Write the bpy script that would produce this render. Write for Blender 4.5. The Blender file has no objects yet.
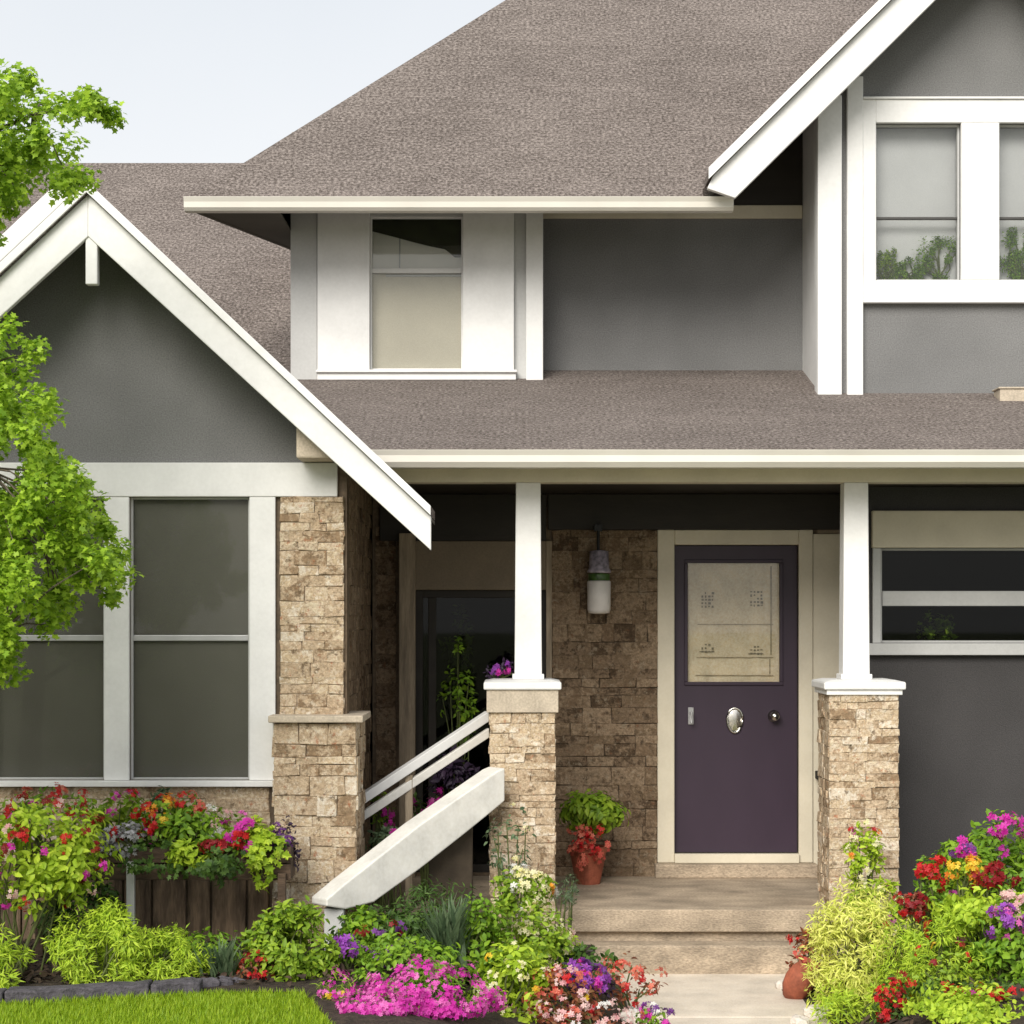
import bpy, math, random
import numpy as np
from mathutils import Vector

R = math.radians
random.seed(7)
rng = np.random.default_rng(11)
scene = bpy.context.scene
col = scene.collection

# ------------------------------------------------------------------ camera
F = 2092.0            # focal length in pixels of a 1024 px wide picture
ZC = 2.02             # eye height
HY = 620.0            # row of the horizon
cam_d = bpy.data.cameras.new('camera')
cam_d.sensor_width = 36.0
cam_d.lens = F / 1024 * 36.0
cam_d.shift_y = (HY - 512) / 1024
cam_d.clip_start = 0.1
cam_d.clip_end = 2000
cam = bpy.data.objects.new('camera', cam_d)
col.objects.link(cam)
cam.location = (0, 0, ZC)
cam.rotation_euler = (R(90), 0, 0)
scene.camera = cam

# ------------------------------------------------------------------ sky, sun, exposure
SUN_EL, SUN_AZ = R(34), math.atan2(-0.36, -1.0)     # sun over the photographer's left shoulder
world = bpy.data.worlds.new('World')
scene.world = world
world.use_nodes = True
nt = world.node_tree
bg = nt.nodes['Background']
sky = nt.nodes.new('ShaderNodeTexSky')
sky.sky_type = 'NISHITA'
sky.sun_disc = False
sky.sun_elevation = SUN_EL
sky.sun_rotation = SUN_AZ
sky.air_density = 1.0
sky.dust_density = 4.0
sky.ozone_density = 1.0
# thin high overcast: the clear sky veiled by a pale even cloud layer
veil = nt.nodes.new('ShaderNodeMixRGB')
veil.inputs['Fac'].default_value = 0.86
veil.inputs['Color2'].default_value = (6.55, 6.8, 7.05, 1)
wtc = nt.nodes.new('ShaderNodeTexCoord'); wsp = nt.nodes.new('ShaderNodeSeparateXYZ'); wrp = nt.nodes.new('ShaderNodeValToRGB'); wmu = nt.nodes.new('ShaderNodeMixRGB')
wn = nt.nodes.new('ShaderNodeTexNoise'); wn.inputs['Scale'].default_value = 5; wn.inputs['Detail'].default_value = 5
wad = nt.nodes.new('ShaderNodeMath'); wad.operation = 'MULTIPLY_ADD'; wad.inputs[1].default_value = .10
nt.links.new(wtc.outputs['Generated'], wsp.inputs[0]); nt.links.new(wtc.outputs['Generated'], wn.inputs['Vector'])
nt.links.new(wn.outputs['Fac'], wad.inputs[0]); nt.links.new(wsp.outputs['Z'], wad.inputs[2])
wrp.color_ramp.elements[0].position = .20; wrp.color_ramp.elements[0].color = (1, 1, 1, 1)
wrp.color_ramp.elements[1].position = .38; wrp.color_ramp.elements[1].color = (.82, .852, .885, 1)
nt.links.new(wad.outputs[0], wrp.inputs['Fac'])
wmu.blend_type = 'MULTIPLY'; wmu.inputs['Fac'].default_value = 1; wmu.inputs['Color2'].default_value = (7.15, 7.15, 7.15, 1)
nt.links.new(wrp.outputs['Color'], wmu.inputs['Color1']); nt.links.new(wmu.outputs['Color'], veil.inputs['Color2'])
nt.links.new(sky.outputs['Color'], veil.inputs['Color1'])
nt.links.new(veil.outputs['Color'], bg.inputs['Color'])
bg.inputs['Strength'].default_value = 0.09

sun_d = bpy.data.lights.new('sun', 'SUN')
sun_d.energy = 2.4
sun_d.angle = R(36)
sun_d.color = (1.0, 0.96, 0.89)
sun = bpy.data.objects.new('sun', sun_d)
col.objects.link(sun)
sv = Vector((math.sin(SUN_AZ) * math.cos(SUN_EL), math.cos(SUN_AZ) * math.cos(SUN_EL), math.sin(SUN_EL)))
sun.rotation_euler = sv.to_track_quat('Z', 'Y').to_euler()
sun.location = sv * 30

scene.view_settings.view_transform = 'Standard'
scene.view_settings.look = 'None'
scene.view_settings.gamma = 1
scene.view_settings.use_curve_mapping = False
scene.view_settings.exposure = 0.72
scene.render.engine = 'CYCLES'
scene.cycles.use_denoising = True
scene.cycles.max_bounces = 8
scene.cycles.transparent_max_bounces = 12

# ------------------------------------------------------------------ helpers
origin = {}            # world position of the origin of every object built


def at(px, py, Y):
    """the point at distance Y seen at a pixel of the photograph"""
    return ((px - 512) * Y / F, Y, ZC - (py - HY) * Y / F)


def ux(px, Y):
    return (px - 512) * Y / F


def uz(py, Y):
    return ZC - (py - HY) * Y / F


def tag(o, label=None, cat=None, group=None, kind=None):
    if label: o['label'] = label
    if cat: o['category'] = cat
    if group: o['group'] = group
    if kind: o['kind'] = kind
    return o


def thing(name, label, cat, loc=(0, 0, 0), group=None):
    o = bpy.data.objects.new(name, None)
    o.empty_display_size = 0.1
    col.objects.link(o)
    o.location = loc
    origin[o] = Vector(loc)
    return tag(o, label, cat, group)


class MB:
    def __init__(s):
        s.v, s.f, s.m = [], [], []
        s.mi = 0

    def add(s, vs, fs):
        n = len(s.v)
        s.v += [tuple(p) for p in vs]
        for f in fs:
            s.f.append(tuple(i + n for i in f)); s.m.append(s.mi)
        return s

    def box(s, x0, x1, y0, y1, z0, z1):
        return s.add([(x0, y0, z0), (x1, y0, z0), (x1, y1, z0), (x0, y1, z0),
                      (x0, y0, z1), (x1, y0, z1), (x1, y1, z1), (x0, y1, z1)],
                     [(3, 2, 1, 0), (4, 5, 6, 7), (0, 1, 5, 4), (1, 2, 6, 5), (2, 3, 7, 6), (3, 0, 4, 7)])

    def hexa(s, p):        # eight free corners in the order of box()
        return s.add(p, [(3, 2, 1, 0), (4, 5, 6, 7), (0, 1, 5, 4), (1, 2, 6, 5), (2, 3, 7, 6), (3, 0, 4, 7)])

    def prism(s, poly, y0, y1):   # polygon of (x, z), counter-clockwise seen from the front
        n = len(poly)
        vs = [(x, y0, z) for x, z in poly] + [(x, y1, z) for x, z in poly]
        fs = [tuple(range(n)), tuple(range(2 * n - 1, n - 1, -1))]
        fs += [((i + 1) % n, i, i + n, (i + 1) % n + n) for i in range(n)]
        return s.add(vs, fs)

    def slab(s, top, t):          # polygon of (x, y, z) thickened downwards
        n = len(top)
        vs = list(top) + [(x, y, z - t) for x, y, z in top]
        fs = [tuple(range(n)), tuple(range(2 * n - 1, n - 1, -1))]
        fs += [((i + 1) % n, i, i + n, (i + 1) % n + n) for i in range(n)]
        return s.add(vs, fs)

    def tube(s, pts, rad, n=7):
        pts = [Vector(p) for p in pts]
        if not isinstance(rad, (list, tuple)): rad = [rad] * len(pts)
        vs, fs = [], []
        for i, p in enumerate(pts):
            d = (pts[min(i + 1, len(pts) - 1)] - pts[max(i - 1, 0)]).normalized()
            a = d.cross(Vector((0, 0, 1)) if abs(d.z) < .95 else Vector((1, 0, 0))).normalized()
            b = d.cross(a)
            for k in range(n):
                t = 2 * math.pi * k / n
                vs.append(p + (a * math.cos(t) + b * math.sin(t)) * rad[i])
        for i in range(len(pts) - 1):
            for k in range(n):
                k2 = (k + 1) % n
                fs.append((i * n + k, i * n + k2, (i + 1) * n + k2, (i + 1) * n + k))
        fs.append(tuple(range(n - 1, -1, -1)))
        fs.append(tuple((len(pts) - 1) * n + k for k in range(n)))
        return s.add(vs, fs)

    def lathe(s, c, prof, n=20):  # profile of (radius, z) about a vertical axis
        vs, fs = [], []
        for r, z in prof:
            for k in range(n):
                t = 2 * math.pi * k / n
                vs.append((c[0] + r * math.cos(t), c[1] + r * math.sin(t), c[2] + z))
        for i in range(len(prof) - 1):
            for k in range(n):
                k2 = (k + 1) % n
                fs.append((i * n + k, i * n + k2, (i + 1) * n + k2, (i + 1) * n + k))
        fs.append(tuple(range(n - 1, -1, -1)))
        fs.append(tuple((len(prof) - 1) * n + k for k in range(n)))
        return s.add(vs, fs)

    def build(s, name, mat, parent=None, bevel=0, smooth=False, label=None, fix=True):
        me = bpy.data.meshes.new(name)
        o0 = origin[parent] if parent else Vector((0, 0, 0))
        me.from_pydata([(x - o0.x, y - o0.y, z - o0.z) for x, y, z in s.v], [], s.f)
        for m_ in (mat if isinstance(mat, (list, tuple)) else [mat]): me.materials.append(m_)
        me.polygons.foreach_set('material_index', s.m)
        if smooth: me.polygons.foreach_set('use_smooth', [True] * len(me.polygons))
        if fix:
            import bmesh
            b = bmesh.new(); b.from_mesh(me)
            bmesh.ops.recalc_face_normals(b, faces=b.faces)
            b.to_mesh(me); b.free()
        me.update()
        o = bpy.data.objects.new(name, me)
        col.objects.link(o)
        if parent: o.parent = parent
        origin[o] = o0
        if bevel:
            bm_ = o.modifiers.new('bevel', 'BEVEL')
            bm_.width = bevel; bm_.segments = 2; bm_.limit_method = 'ANGLE'; bm_.angle_limit = R(40)
        if label: o['label'] = label
        return o


def B(name, mat, parent, *boxes, bevel=0.004):
    m = MB()
    for b in boxes: m.box(*b)
    return m.build(name, mat, parent, bevel)


def holed_wall(m, x0, x1, z0, z1, holes, y0, y1):
    """upright wall facing the street, x0..x1 by z0..z1, with rectangular openings"""
    xs = sorted({x0, x1, *[h[0] for h in holes], *[h[1] for h in holes]})
    zs = sorted({z0, z1, *[h[2] for h in holes], *[h[3] for h in holes]})
    solid = lambda i, k: (0 <= i < len(xs) - 1 and 0 <= k < len(zs) - 1 and not any(
        h[0] < (xs[i] + xs[i + 1]) / 2 < h[1] and h[2] < (zs[k] + zs[k + 1]) / 2 < h[3] for h in holes))
    for i in range(len(xs) - 1):
        for k in range(len(zs) - 1):
            if not solid(i, k): continue
            a, b, c, d = xs[i], xs[i + 1], zs[k], zs[k + 1]
            m.add([(a, y0, c), (b, y0, c), (b, y0, d), (a, y0, d)], [(0, 1, 2, 3)])
            m.add([(a, y1, c), (b, y1, c), (b, y1, d), (a, y1, d)], [(3, 2, 1, 0)])
            if not solid(i - 1, k): m.add([(a, y0, c), (a, y1, c), (a, y1, d), (a, y0, d)], [(3, 2, 1, 0)])
            if not solid(i + 1, k): m.add([(b, y0, c), (b, y1, c), (b, y1, d), (b, y0, d)], [(0, 1, 2, 3)])
            if not solid(i, k - 1): m.add([(a, y0, c), (b, y0, c), (b, y1, c), (a, y1, c)], [(3, 2, 1, 0)])
            if not solid(i, k + 1): m.add([(a, y0, d), (b, y0, d), (b, y1, d), (a, y1, d)], [(0, 1, 2, 3)])


# ------------------------------------------------------------------ materials
def new_mat(name):
    m = bpy.data.materials.new(name)
    m.use_nodes = True
    n = m.node_tree
    return m, n, n.nodes['Principled BSDF'], n.nodes.new, n.links.new


def ramp(node, stops):
    e = node.color_ramp.elements
    while len(e) > len(stops): e.remove(e[-1])
    while len(e) < len(stops): e.new(1.0)
    for el, (p, c) in zip(e, stops):
        el.position = p; el.color = (*c, 1)


def surf(name, c, rough=.6, var=.12, scale=6.0, bump=.1, bscale=120, metal=0.0, stretch=(1, 1, 1), spec=.4, grain=0.0, bdist=.004):
    """painted or plain surface: slow blotches, a fine grain and a small bump"""
    m, n, p, N, L = new_mat(name)
    tc = N('ShaderNodeTexCoord'); mp = N('ShaderNodeMapping')
    mp.inputs['Scale'].default_value = stretch
    L(tc.outputs['Object'], mp.inputs['Vector'])
    a = N('ShaderNodeTexNoise'); a.inputs['Scale'].default_value = scale; a.inputs['Detail'].default_value = 6
    L(mp.outputs['Vector'], a.inputs['Vector'])
    r = N('ShaderNodeValToRGB')
    lo = tuple(x * (1 - var) for x in c); hi = tuple(min(1, x * (1 + var)) for x in c)
    ramp(r, [(.3, lo), (.7, hi)])
    L(a.outputs['Fac'], r.inputs['Fac'])
    out = r.outputs['Color']
    b = N('ShaderNodeTexNoise'); b.inputs['Scale'].default_value = bscale; b.inputs['Detail'].default_value = 4
    L(mp.outputs['Vector'], b.inputs['Vector'])
    if grain:
        g = N('ShaderNodeMixRGB'); g.blend_type = 'OVERLAY'; g.inputs['Fac'].default_value = grain
        L(out, g.inputs['Color1']); L(b.outputs['Fac'], g.inputs['Color2']); out = g.outputs['Color']
    L(out, p.inputs['Base Color'])
    bp = N('ShaderNodeBump'); bp.inputs['Strength'].default_value = bump; bp.inputs['Distance'].default_value = bdist
    L(b.outputs['Fac'], bp.inputs['Height']); L(bp.outputs['Normal'], p.inputs['Normal'])
    p.inputs['Roughness'].default_value = rough
    p.inputs['Metallic'].default_value = metal
    p.inputs['Specular IOR Level'].default_value = spec
    return m


def stone_mat(name, cols, rough=.85, bump=.8, fleck=((.66, .58, .46), (.36, .13, .06), (.12, .08, .045))):
    m, n, p, N, L = new_mat(name)
    tc = N('ShaderNodeTexCoord'); g = N('ShaderNodeNewGeometry')
    r = N('ShaderNodeValToRGB')
    ramp(r, [(i / (len(cols) - 1), c) for i, c in enumerate(cols)])
    a = N('ShaderNodeTexNoise'); a.inputs['Scale'].default_value = 13; a.inputs['Detail'].default_value = 10; a.inputs['Roughness'].default_value = .78
    L(tc.outputs['Object'], a.inputs['Vector'])
    mm = N('ShaderNodeMath'); mm.operation = 'MULTIPLY_ADD'; mm.inputs[1].default_value = 2.6; mm.inputs[2].default_value = -1.3
    L(a.outputs['Fac'], mm.inputs[0])
    ad = N('ShaderNodeMath'); ad.operation = 'ADD'; ad.use_clamp = True
    L(mm.outputs[0], ad.inputs[0]); L(g.outputs['Random Per Island'], ad.inputs[1])
    L(ad.outputs[0], r.inputs['Fac'])
    b = N('ShaderNodeTexNoise'); b.inputs['Scale'].default_value = 55; b.inputs['Detail'].default_value = 8; b.inputs['Roughness'].default_value = .65
    L(tc.outputs['Object'], b.inputs['Vector'])
    mx = N('ShaderNodeMixRGB'); mx.blend_type = 'OVERLAY'; mx.inputs['Fac'].default_value = .85
    L(r.outputs['Color'], mx.inputs['Color1']); L(b.outputs['Fac'], mx.inputs['Color2'])
    for seed_, tint, lo_, hi_ in ((3.7, fleck[0], .56, .64), (9.1, fleck[1], .59, .66), (15.3, fleck[2], .57, .64)):
        f_ = N('ShaderNodeTexNoise'); f_.inputs['Scale'].default_value = 19; f_.inputs['Detail'].default_value = 9; f_.inputs['Roughness'].default_value = .72
        o_ = N('ShaderNodeVectorMath'); o_.operation = 'ADD'; o_.inputs[1].default_value = (seed_, seed_ * 2, -seed_)
        L(tc.outputs['Object'], o_.inputs[0]); L(o_.outputs[0], f_.inputs['Vector'])
        k_ = N('ShaderNodeValToRGB'); ramp(k_, [(lo_, (0, 0, 0)), (hi_, (.8, .8, .8))]); L(f_.outputs['Fac'], k_.inputs['Fac'])
        x_ = N('ShaderNodeMixRGB'); L(k_.outputs['Color'], x_.inputs['Fac']); L(mx.outputs['Color'], x_.inputs['Color1']); x_.inputs['Color2'].default_value = (*tint, 1); mx = x_
    L(mx.outputs['Color'], p.inputs['Base Color'])
    bp = N('ShaderNodeBump'); bp.inputs['Strength'].default_value = bump; bp.inputs['Distance'].default_value = .015
    L(b.outputs['Fac'], bp.inputs['Height']); L(bp.outputs['Normal'], p.inputs['Normal'])
    p.inputs['Roughness'].default_value = rough
    p.inputs['Specular IOR Level'].default_value = .25
    return m


def shingle_mat(name, axis='X', up=1.4, c0=(.125, .103, .091), c1=(.268, .230, .208)):
    """asphalt shingles: courses of tabs of uneven tone under mineral grain"""
    m, n, p, N, L = new_mat(name)
    tc = N('ShaderNodeTexCoord'); sp = N('ShaderNodeSeparateXYZ'); cb = N('ShaderNodeCombineXYZ')
    L(tc.outputs['Object'], sp.inputs[0])
    L(sp.outputs[axis], cb.inputs['X'])
    mu = N('ShaderNodeMath'); mu.operation = 'MULTIPLY'; mu.inputs[1].default_value = up
    L(sp.outputs['Z'], mu.inputs[0]); L(mu.outputs[0], cb.inputs['Y'])
    nz = N('ShaderNodeTexNoise'); nz.inputs['Scale'].default_value = 9; nz.inputs['Detail'].default_value = 3
    L(tc.outputs['Object'], nz.inputs['Vector'])
    vm = N('ShaderNodeVectorMath'); vm.operation = 'MULTIPLY_ADD'
    vm.inputs[1].default_value = (.05, .02, 0)
    L(nz.outputs['Color'], vm.inputs[0]); L(cb.outputs[0], vm.inputs[2])
    br = N('ShaderNodeTexBrick')
    br.inputs['Scale'].default_value = 1.0
    br.inputs['Brick Width'].default_value = .17; br.inputs['Row Height'].default_value = .072
    br.inputs['Mortar Size'].default_value = .004; br.inputs['Mortar Smooth'].default_value = .6; br.inputs['Bias'].default_value = 0
    br.inputs['Color1'].default_value = (.25, .25, .25, 1); br.inputs['Color2'].default_value = (.75, .75, .75, 1); br.inputs['Mortar'].default_value = (.08, .08, .08, 1)
    L(vm.outputs[0], br.inputs['Vector'])
    g1 = N('ShaderNodeTexNoise'); g1.inputs['Scale'].default_value = 50; g1.inputs['Detail'].default_value = 5; g1.inputs['Roughness'].default_value = .82
    st = N('ShaderNodeMapping'); st.inputs['Scale'].default_value = (.95, 1.05, 1) 
    L(cb.outputs[0], st.inputs['Vector']); L(st.outputs[0], g1.inputs['Vector'])
    g2 = N('ShaderNodeTexNoise'); g2.inputs['Scale'].default_value = 1.1; g2.inputs['Detail'].default_value = 5
    L(tc.outputs['Object'], g2.inputs['Vector'])
    def mad(sock, k, c, add=None):
        q = N('ShaderNodeMath'); q.operation = 'MULTIPLY_ADD'; q.inputs[1].default_value = k; q.inputs[2].default_value = c
        L(sock, q.inputs[0])
        if add is not None: L(add, q.inputs[2])
        return q.outputs[0]
    f = mad(br.outputs['Color'], .09, -.50)
    f = mad(g1.outputs['Fac'], 1.75, 0, f)
    f = mad(g2.outputs['Fac'], .14, .08, f)
    r = N('ShaderNodeValToRGB')
    ramp(r, [(.22, tuple(x * .55 for x in c0)), (.40, c0), (.56, c1), (.78, tuple(min(1, x * 1.7) for x in c1))])
    L(f, r.inputs['Fac'])
    L(r.outputs['Color'], p.inputs['Base Color'])
    bp = N('ShaderNodeBump'); bp.inputs['Strength'].default_value = .8; bp.inputs['Distance'].default_value = .012
    L(f, bp.inputs['Height']); L(bp.outputs['Normal'], p.inputs['Normal'])
    p.inputs['Roughness'].default_value = .95; p.inputs['Specular IOR Level'].default_value = .15
    return m


def leaf_mat(name, cols, trans=.35, rough=.5):
    m, n, p, N, L = new_mat(name)
    g = N('ShaderNodeNewGeometry'); r = N('ShaderNodeValToRGB')
    ramp(r, [(i / (len(cols) - 1), c) for i, c in enumerate(cols)])
    L(g.outputs['Random Per Island'], r.inputs['Fac'])
    L(r.outputs['Color'], p.inputs['Base Color'])
    p.inputs['Roughness'].default_value = rough; p.inputs['Specular IOR Level'].default_value = .3
    t = N('ShaderNodeBsdfTranslucent'); mx = N('ShaderNodeMixShader'); mx.inputs['Fac'].default_value = trans
    L(r.outputs['Color'], t.inputs['Color'])
    L(p.outputs[0], mx.inputs[1]); L(t.outputs[0], mx.inputs[2])
    L(mx.outputs[0], n.nodes['Material Output'].inputs['Surface'])
    return m


def glass_mat(name, tint=(.95, .955, .95), ior=1.5):
    m, n, p, N, L = new_mat(name)
    t = N('ShaderNodeBsdfTransparent'); t.inputs['Color'].default_value = (*tint, 1)
    g = N('ShaderNodeBsdfGlossy'); g.inputs['Roughness'].default_value = .02
    f = N('ShaderNodeFresnel'); f.inputs['IOR'].default_value = ior
    mx = N('ShaderNodeMixShader')
    L(f.outputs[0], mx.inputs[0]); L(t.outputs[0], mx.inputs[1]); L(g.outputs[0], mx.inputs[2])
    L(mx.outputs[0], n.nodes['Material Output'].inputs['Surface'])
    return m


M = {}
M['white'] = surf('white_paint', (.755, .75, .735), .55, .06, 5, .16, 45, grain=.20)
M['cap_white'] = surf('worn_white_paint', (.72, .70, .65), .6, .12, 7, .2, 50, grain=.3)
M['cream'] = surf('cream_paint', (.66, .60, .47), .5, .08, 4, .08, 60, grain=.1)
M['lightgrey'] = surf('light_grey_paint', (.50, .50, .49), .55, .06, 4, .08, 60, grain=.1)
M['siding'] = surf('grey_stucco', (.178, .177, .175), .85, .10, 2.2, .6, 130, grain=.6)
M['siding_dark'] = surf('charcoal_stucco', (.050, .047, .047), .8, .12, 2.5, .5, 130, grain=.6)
M['tan_panel'] = surf('tan_panel', (.21, .165, .115), .7, .1, 5, .2, 90, grain=.2)
M['dark_wood'] = surf('dark_stained_wood', (.024, .019, .014), .6, .25, 8, .3, 60, stretch=(.3, 1, 1))  # wood tone, also painted shade on the boards under ceiling and eave
M['brown_wall'] = surf('brown_render', (.135, .095, .058), .6, .4, 5, .4, 40, grain=.6)
M['plank'] = surf('weathered_planks', (.17, .118, .075), .85, .6, 9, .8, 45, stretch=(2.2, 1, .35), grain=.7, bdist=.012)
M['post_wood'] = surf('weathered_post', (.30, .24, .17), .75, .3, 8, .3, 60, stretch=(3, 3, .3), grain=.4)
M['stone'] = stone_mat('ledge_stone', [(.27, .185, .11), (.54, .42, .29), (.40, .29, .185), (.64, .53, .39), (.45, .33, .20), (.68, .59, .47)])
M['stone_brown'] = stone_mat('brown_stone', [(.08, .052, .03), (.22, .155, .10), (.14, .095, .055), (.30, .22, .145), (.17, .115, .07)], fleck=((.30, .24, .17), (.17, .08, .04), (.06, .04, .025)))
M['mortar'] = surf('mortar', (.40, .33, .25), .95, .25, 12, .5, 90, grain=.4)
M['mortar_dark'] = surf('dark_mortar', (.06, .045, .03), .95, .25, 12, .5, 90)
M['cap'] = surf('cast_stone_cap', (.47, .40, .31), .8, .15, 10, .4, 80, grain=.4)
M['concrete'] = surf('path_concrete', (.66, .58, .48), .9, .14, 5, .4, 110, grain=.35)
M['step'] = surf('weathered_step', (.37, .295, .215), .9, .30, 6, .7, 90, stretch=(.7, 1, 1.5), grain=.7, bdist=.008)
M['shingle'] = shingle_mat('roof_shingles', 'X', 1.45)
M['shingle_porch'] = shingle_mat('porch_shingles', 'X', 3.4)
M['shingle_side'] = shingle_mat('gable_shingles', 'Y', 1.45)
M['metal_grey'] = surf('grey_flashing', (.42, .42, .42), .4, .1, 8, .1, 60, metal=.4)
M['gutter'] = surf('cream_gutter', (.70, .67, .60), .4, .05, 4, .05, 50)
M['rail_dark'] = surf('dark_sash_rail', (.06, .058, .055), .5, .1, 8, .1, 60)
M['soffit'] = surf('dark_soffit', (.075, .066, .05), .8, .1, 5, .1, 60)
M['purple'] = surf('aubergine_door_paint', (.038, .023, .040), .42, .08, 5, .1, 90, stretch=(1, 1, .4))
M['door_glass'] = surf('lace_curtain', (.74, .62, .44), .7, .12, 9, .3, 70, grain=.5)
M['motif'] = surf('curtain_motif', (.24, .20, .14), .8, .3, 40, .2, 90)
M['motif_pale'] = surf('curtain_stitching', (.36, .29, .19), .8, .3, 40, .2, 90)
M['screen'] = surf('window_screen', (.112, .110, .092), .7, .05, 3, .1, 200, grain=.3)
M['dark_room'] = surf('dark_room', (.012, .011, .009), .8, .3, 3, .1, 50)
M['blind_beige'] = surf('beige_blind', (.62, .575, .47), .8, .05, 5, .1, 120, grain=.2)
M['blind_grey'] = surf('grey_blind', (.66, .665, .67), .8, .05, 4, .1, 120, grain=.2)
M['curtain_green'] = surf('dark_green_valance', (.05, .055, .03), .9, .25, 8, .2, 80)
M['white_cloth'] = surf('white_net', (.85, .83, .78), .9, .06, 6, .1, 80)
M['black_metal'] = surf('black_iron', (.02, .02, .02), .45, .2, 20, .1, 90, metal=.5)
M['chrome'] = surf('polished_nickel', (.62, .60, .56), .22, .1, 30, .05, 60, metal=1.0)
M['frosted'] = surf('frosted_lamp_glass', (.74, .70, .67), .35, .1, 12, .1, 60)
M['lamp_violet'] = surf('violet_grey_glass', (.34, .30, .36), .25, .5, 30, .2, 60)
M['lamp_green'] = surf('green_glass_band', (.06, .12, .03), .3, .5, 30, .1, 60)
M['terracotta'] = surf('terracotta', (.30, .085, .045), .75, .3, 12, .3, 70, grain=.4)
M['pot_dark'] = surf('dark_glazed_pot', (.035, .028, .022), .5, .3, 10, .2, 60)
M['rock_pale'] = surf('pale_rock', (.55, .50, .44), .9, .25, 14, .6, 60, grain=.5, bdist=.01)
M['edging'] = surf('slate_edging', (.075, .068, .078), .85, .4, 16, .8, 60, grain=.6, bdist=.012)
M['soil'] = surf('dark_mulch', (.045, .032, .022), .95, .5, 22, 1, 60, grain=.6, bdist=.02)
M['lawn'] = surf('lawn_turf', (.13, .15, .05), .9, .25, 8, .8, 90, grain=.5, bdist=.02)
M['planter_wood'] = surf('planter_wood', (.075, .048, .03), .8, .45, 10, .6, 50, stretch=(.4, 1, 2), grain=.6, bdist=.008)
M['bark'] = surf('bark', (.10, .08, .06), .95, .4, 14, 1, 50, stretch=(1, 1, .25), bdist=.02)
M['stem'] = surf('plant_stem', (.09, .11, .03), .8, .3, 14, .2, 60)
M['stem_dry'] = surf('dry_twig', (.22, .16, .10), .8, .3, 14, .2, 60)
M['glass'] = glass_mat('window_glass')
M['glass_soft'] = glass_mat('screened_window_glass', (.97, .97, .96), 1.25)
M['glass_dark'] = glass_mat('dark_window_glass', (.55, .57, .55), 1.28)

# leaves: light and dark come from the light; each leaf has its own tint
M['l_tree'] = leaf_mat('maple_leaf', [(0.16, 0.294, 0.022), (0.304, 0.479, 0.035), (0.48, 0.681, 0.058), (0.225, 0.387, 0.029)], .42)
M['l_lime'] = leaf_mat('lime_leaf', [(0.234, 0.376, 0.023), (0.409, 0.576, 0.039), (0.556, 0.7, 0.064), (0.322, 0.476, 0.025)], .35)
M['l_cream'] = leaf_mat('cream_lime_leaf', [(0.493, 0.557, 0.079), (0.715, 0.75, 0.158), (0.862, 0.847, 0.257), (0.567, 0.629, 0.089)], .35)
M['l_mid'] = leaf_mat('green_leaf', [(0.097, 0.202, 0.015), (0.179, 0.336, 0.025), (0.276, 0.444, 0.03), (0.138, 0.255, 0.02)], .3)
M['l_dark'] = leaf_mat('dark_green_leaf', [(0.033, 0.072, 0.013), (0.065, 0.13, 0.022), (0.104, 0.182, 0.033)], .25)
M['l_blue'] = leaf_mat('blue_green_leaf', [(.06, .10, .05), (.11, .17, .08), (.16, .22, .12)], .25)
M['l_silver'] = leaf_mat('silver_leaf', [(.30, .30, .30), (.42, .42, .42), (.50, .49, .52)], .2)
M['l_purple'] = leaf_mat('purple_leaf', [(.03, .02, .04), (.06, .035, .07)], .2)
M['l_rust'] = leaf_mat('rust_leaf', [(.20, .06, .03), (.30, .10, .05), (.16, .09, .03)], .25)
M['l_fresh'] = leaf_mat('fresh_green_leaf', [(0.125, 0.23, 0.015), (0.25, 0.391, 0.03), (0.35, 0.483, 0.04)], .35)
PET = {'red': [(.50, .010, .015), (.66, .03, .03), (.38, .006, .012)], 'darkred': [(.20, .006, .010), (.32, .012, .018)],
       'magenta': [(.58, .02, .36), (.70, .06, .46), (.48, .012, .28)], 'pink': [(.68, .10, .44), (.80, .22, .56), (.60, .05, .38)],
       'purple': [(.30, .06, .42), (.40, .11, .55), (.22, .03, .30)], 'violet': [(.13, .03, .19), (.21, .06, .30)],
       'yellow': [(.78, .52, .02), (.82, .62, .08), (.72, .36, .01)], 'orange': [(.78, .26, .02), (.80, .38, .04), (.7, .16, .02)],
       'coral': [(.62, .12, .08), (.72, .22, .14), (.55, .07, .06)], 'white': [(.80, .78, .74), (.74, .72, .70)],
       'cream': [(.78, .74, .40), (.80, .76, .52), (.76, .70, .28)], 'palepink': [(.74, .46, .44), (.78, .58, .54), (.70, .34, .36)]}
for k, c in PET.items(): M['p_' + k] = leaf_mat(k + '_petal', c, .3)

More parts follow.
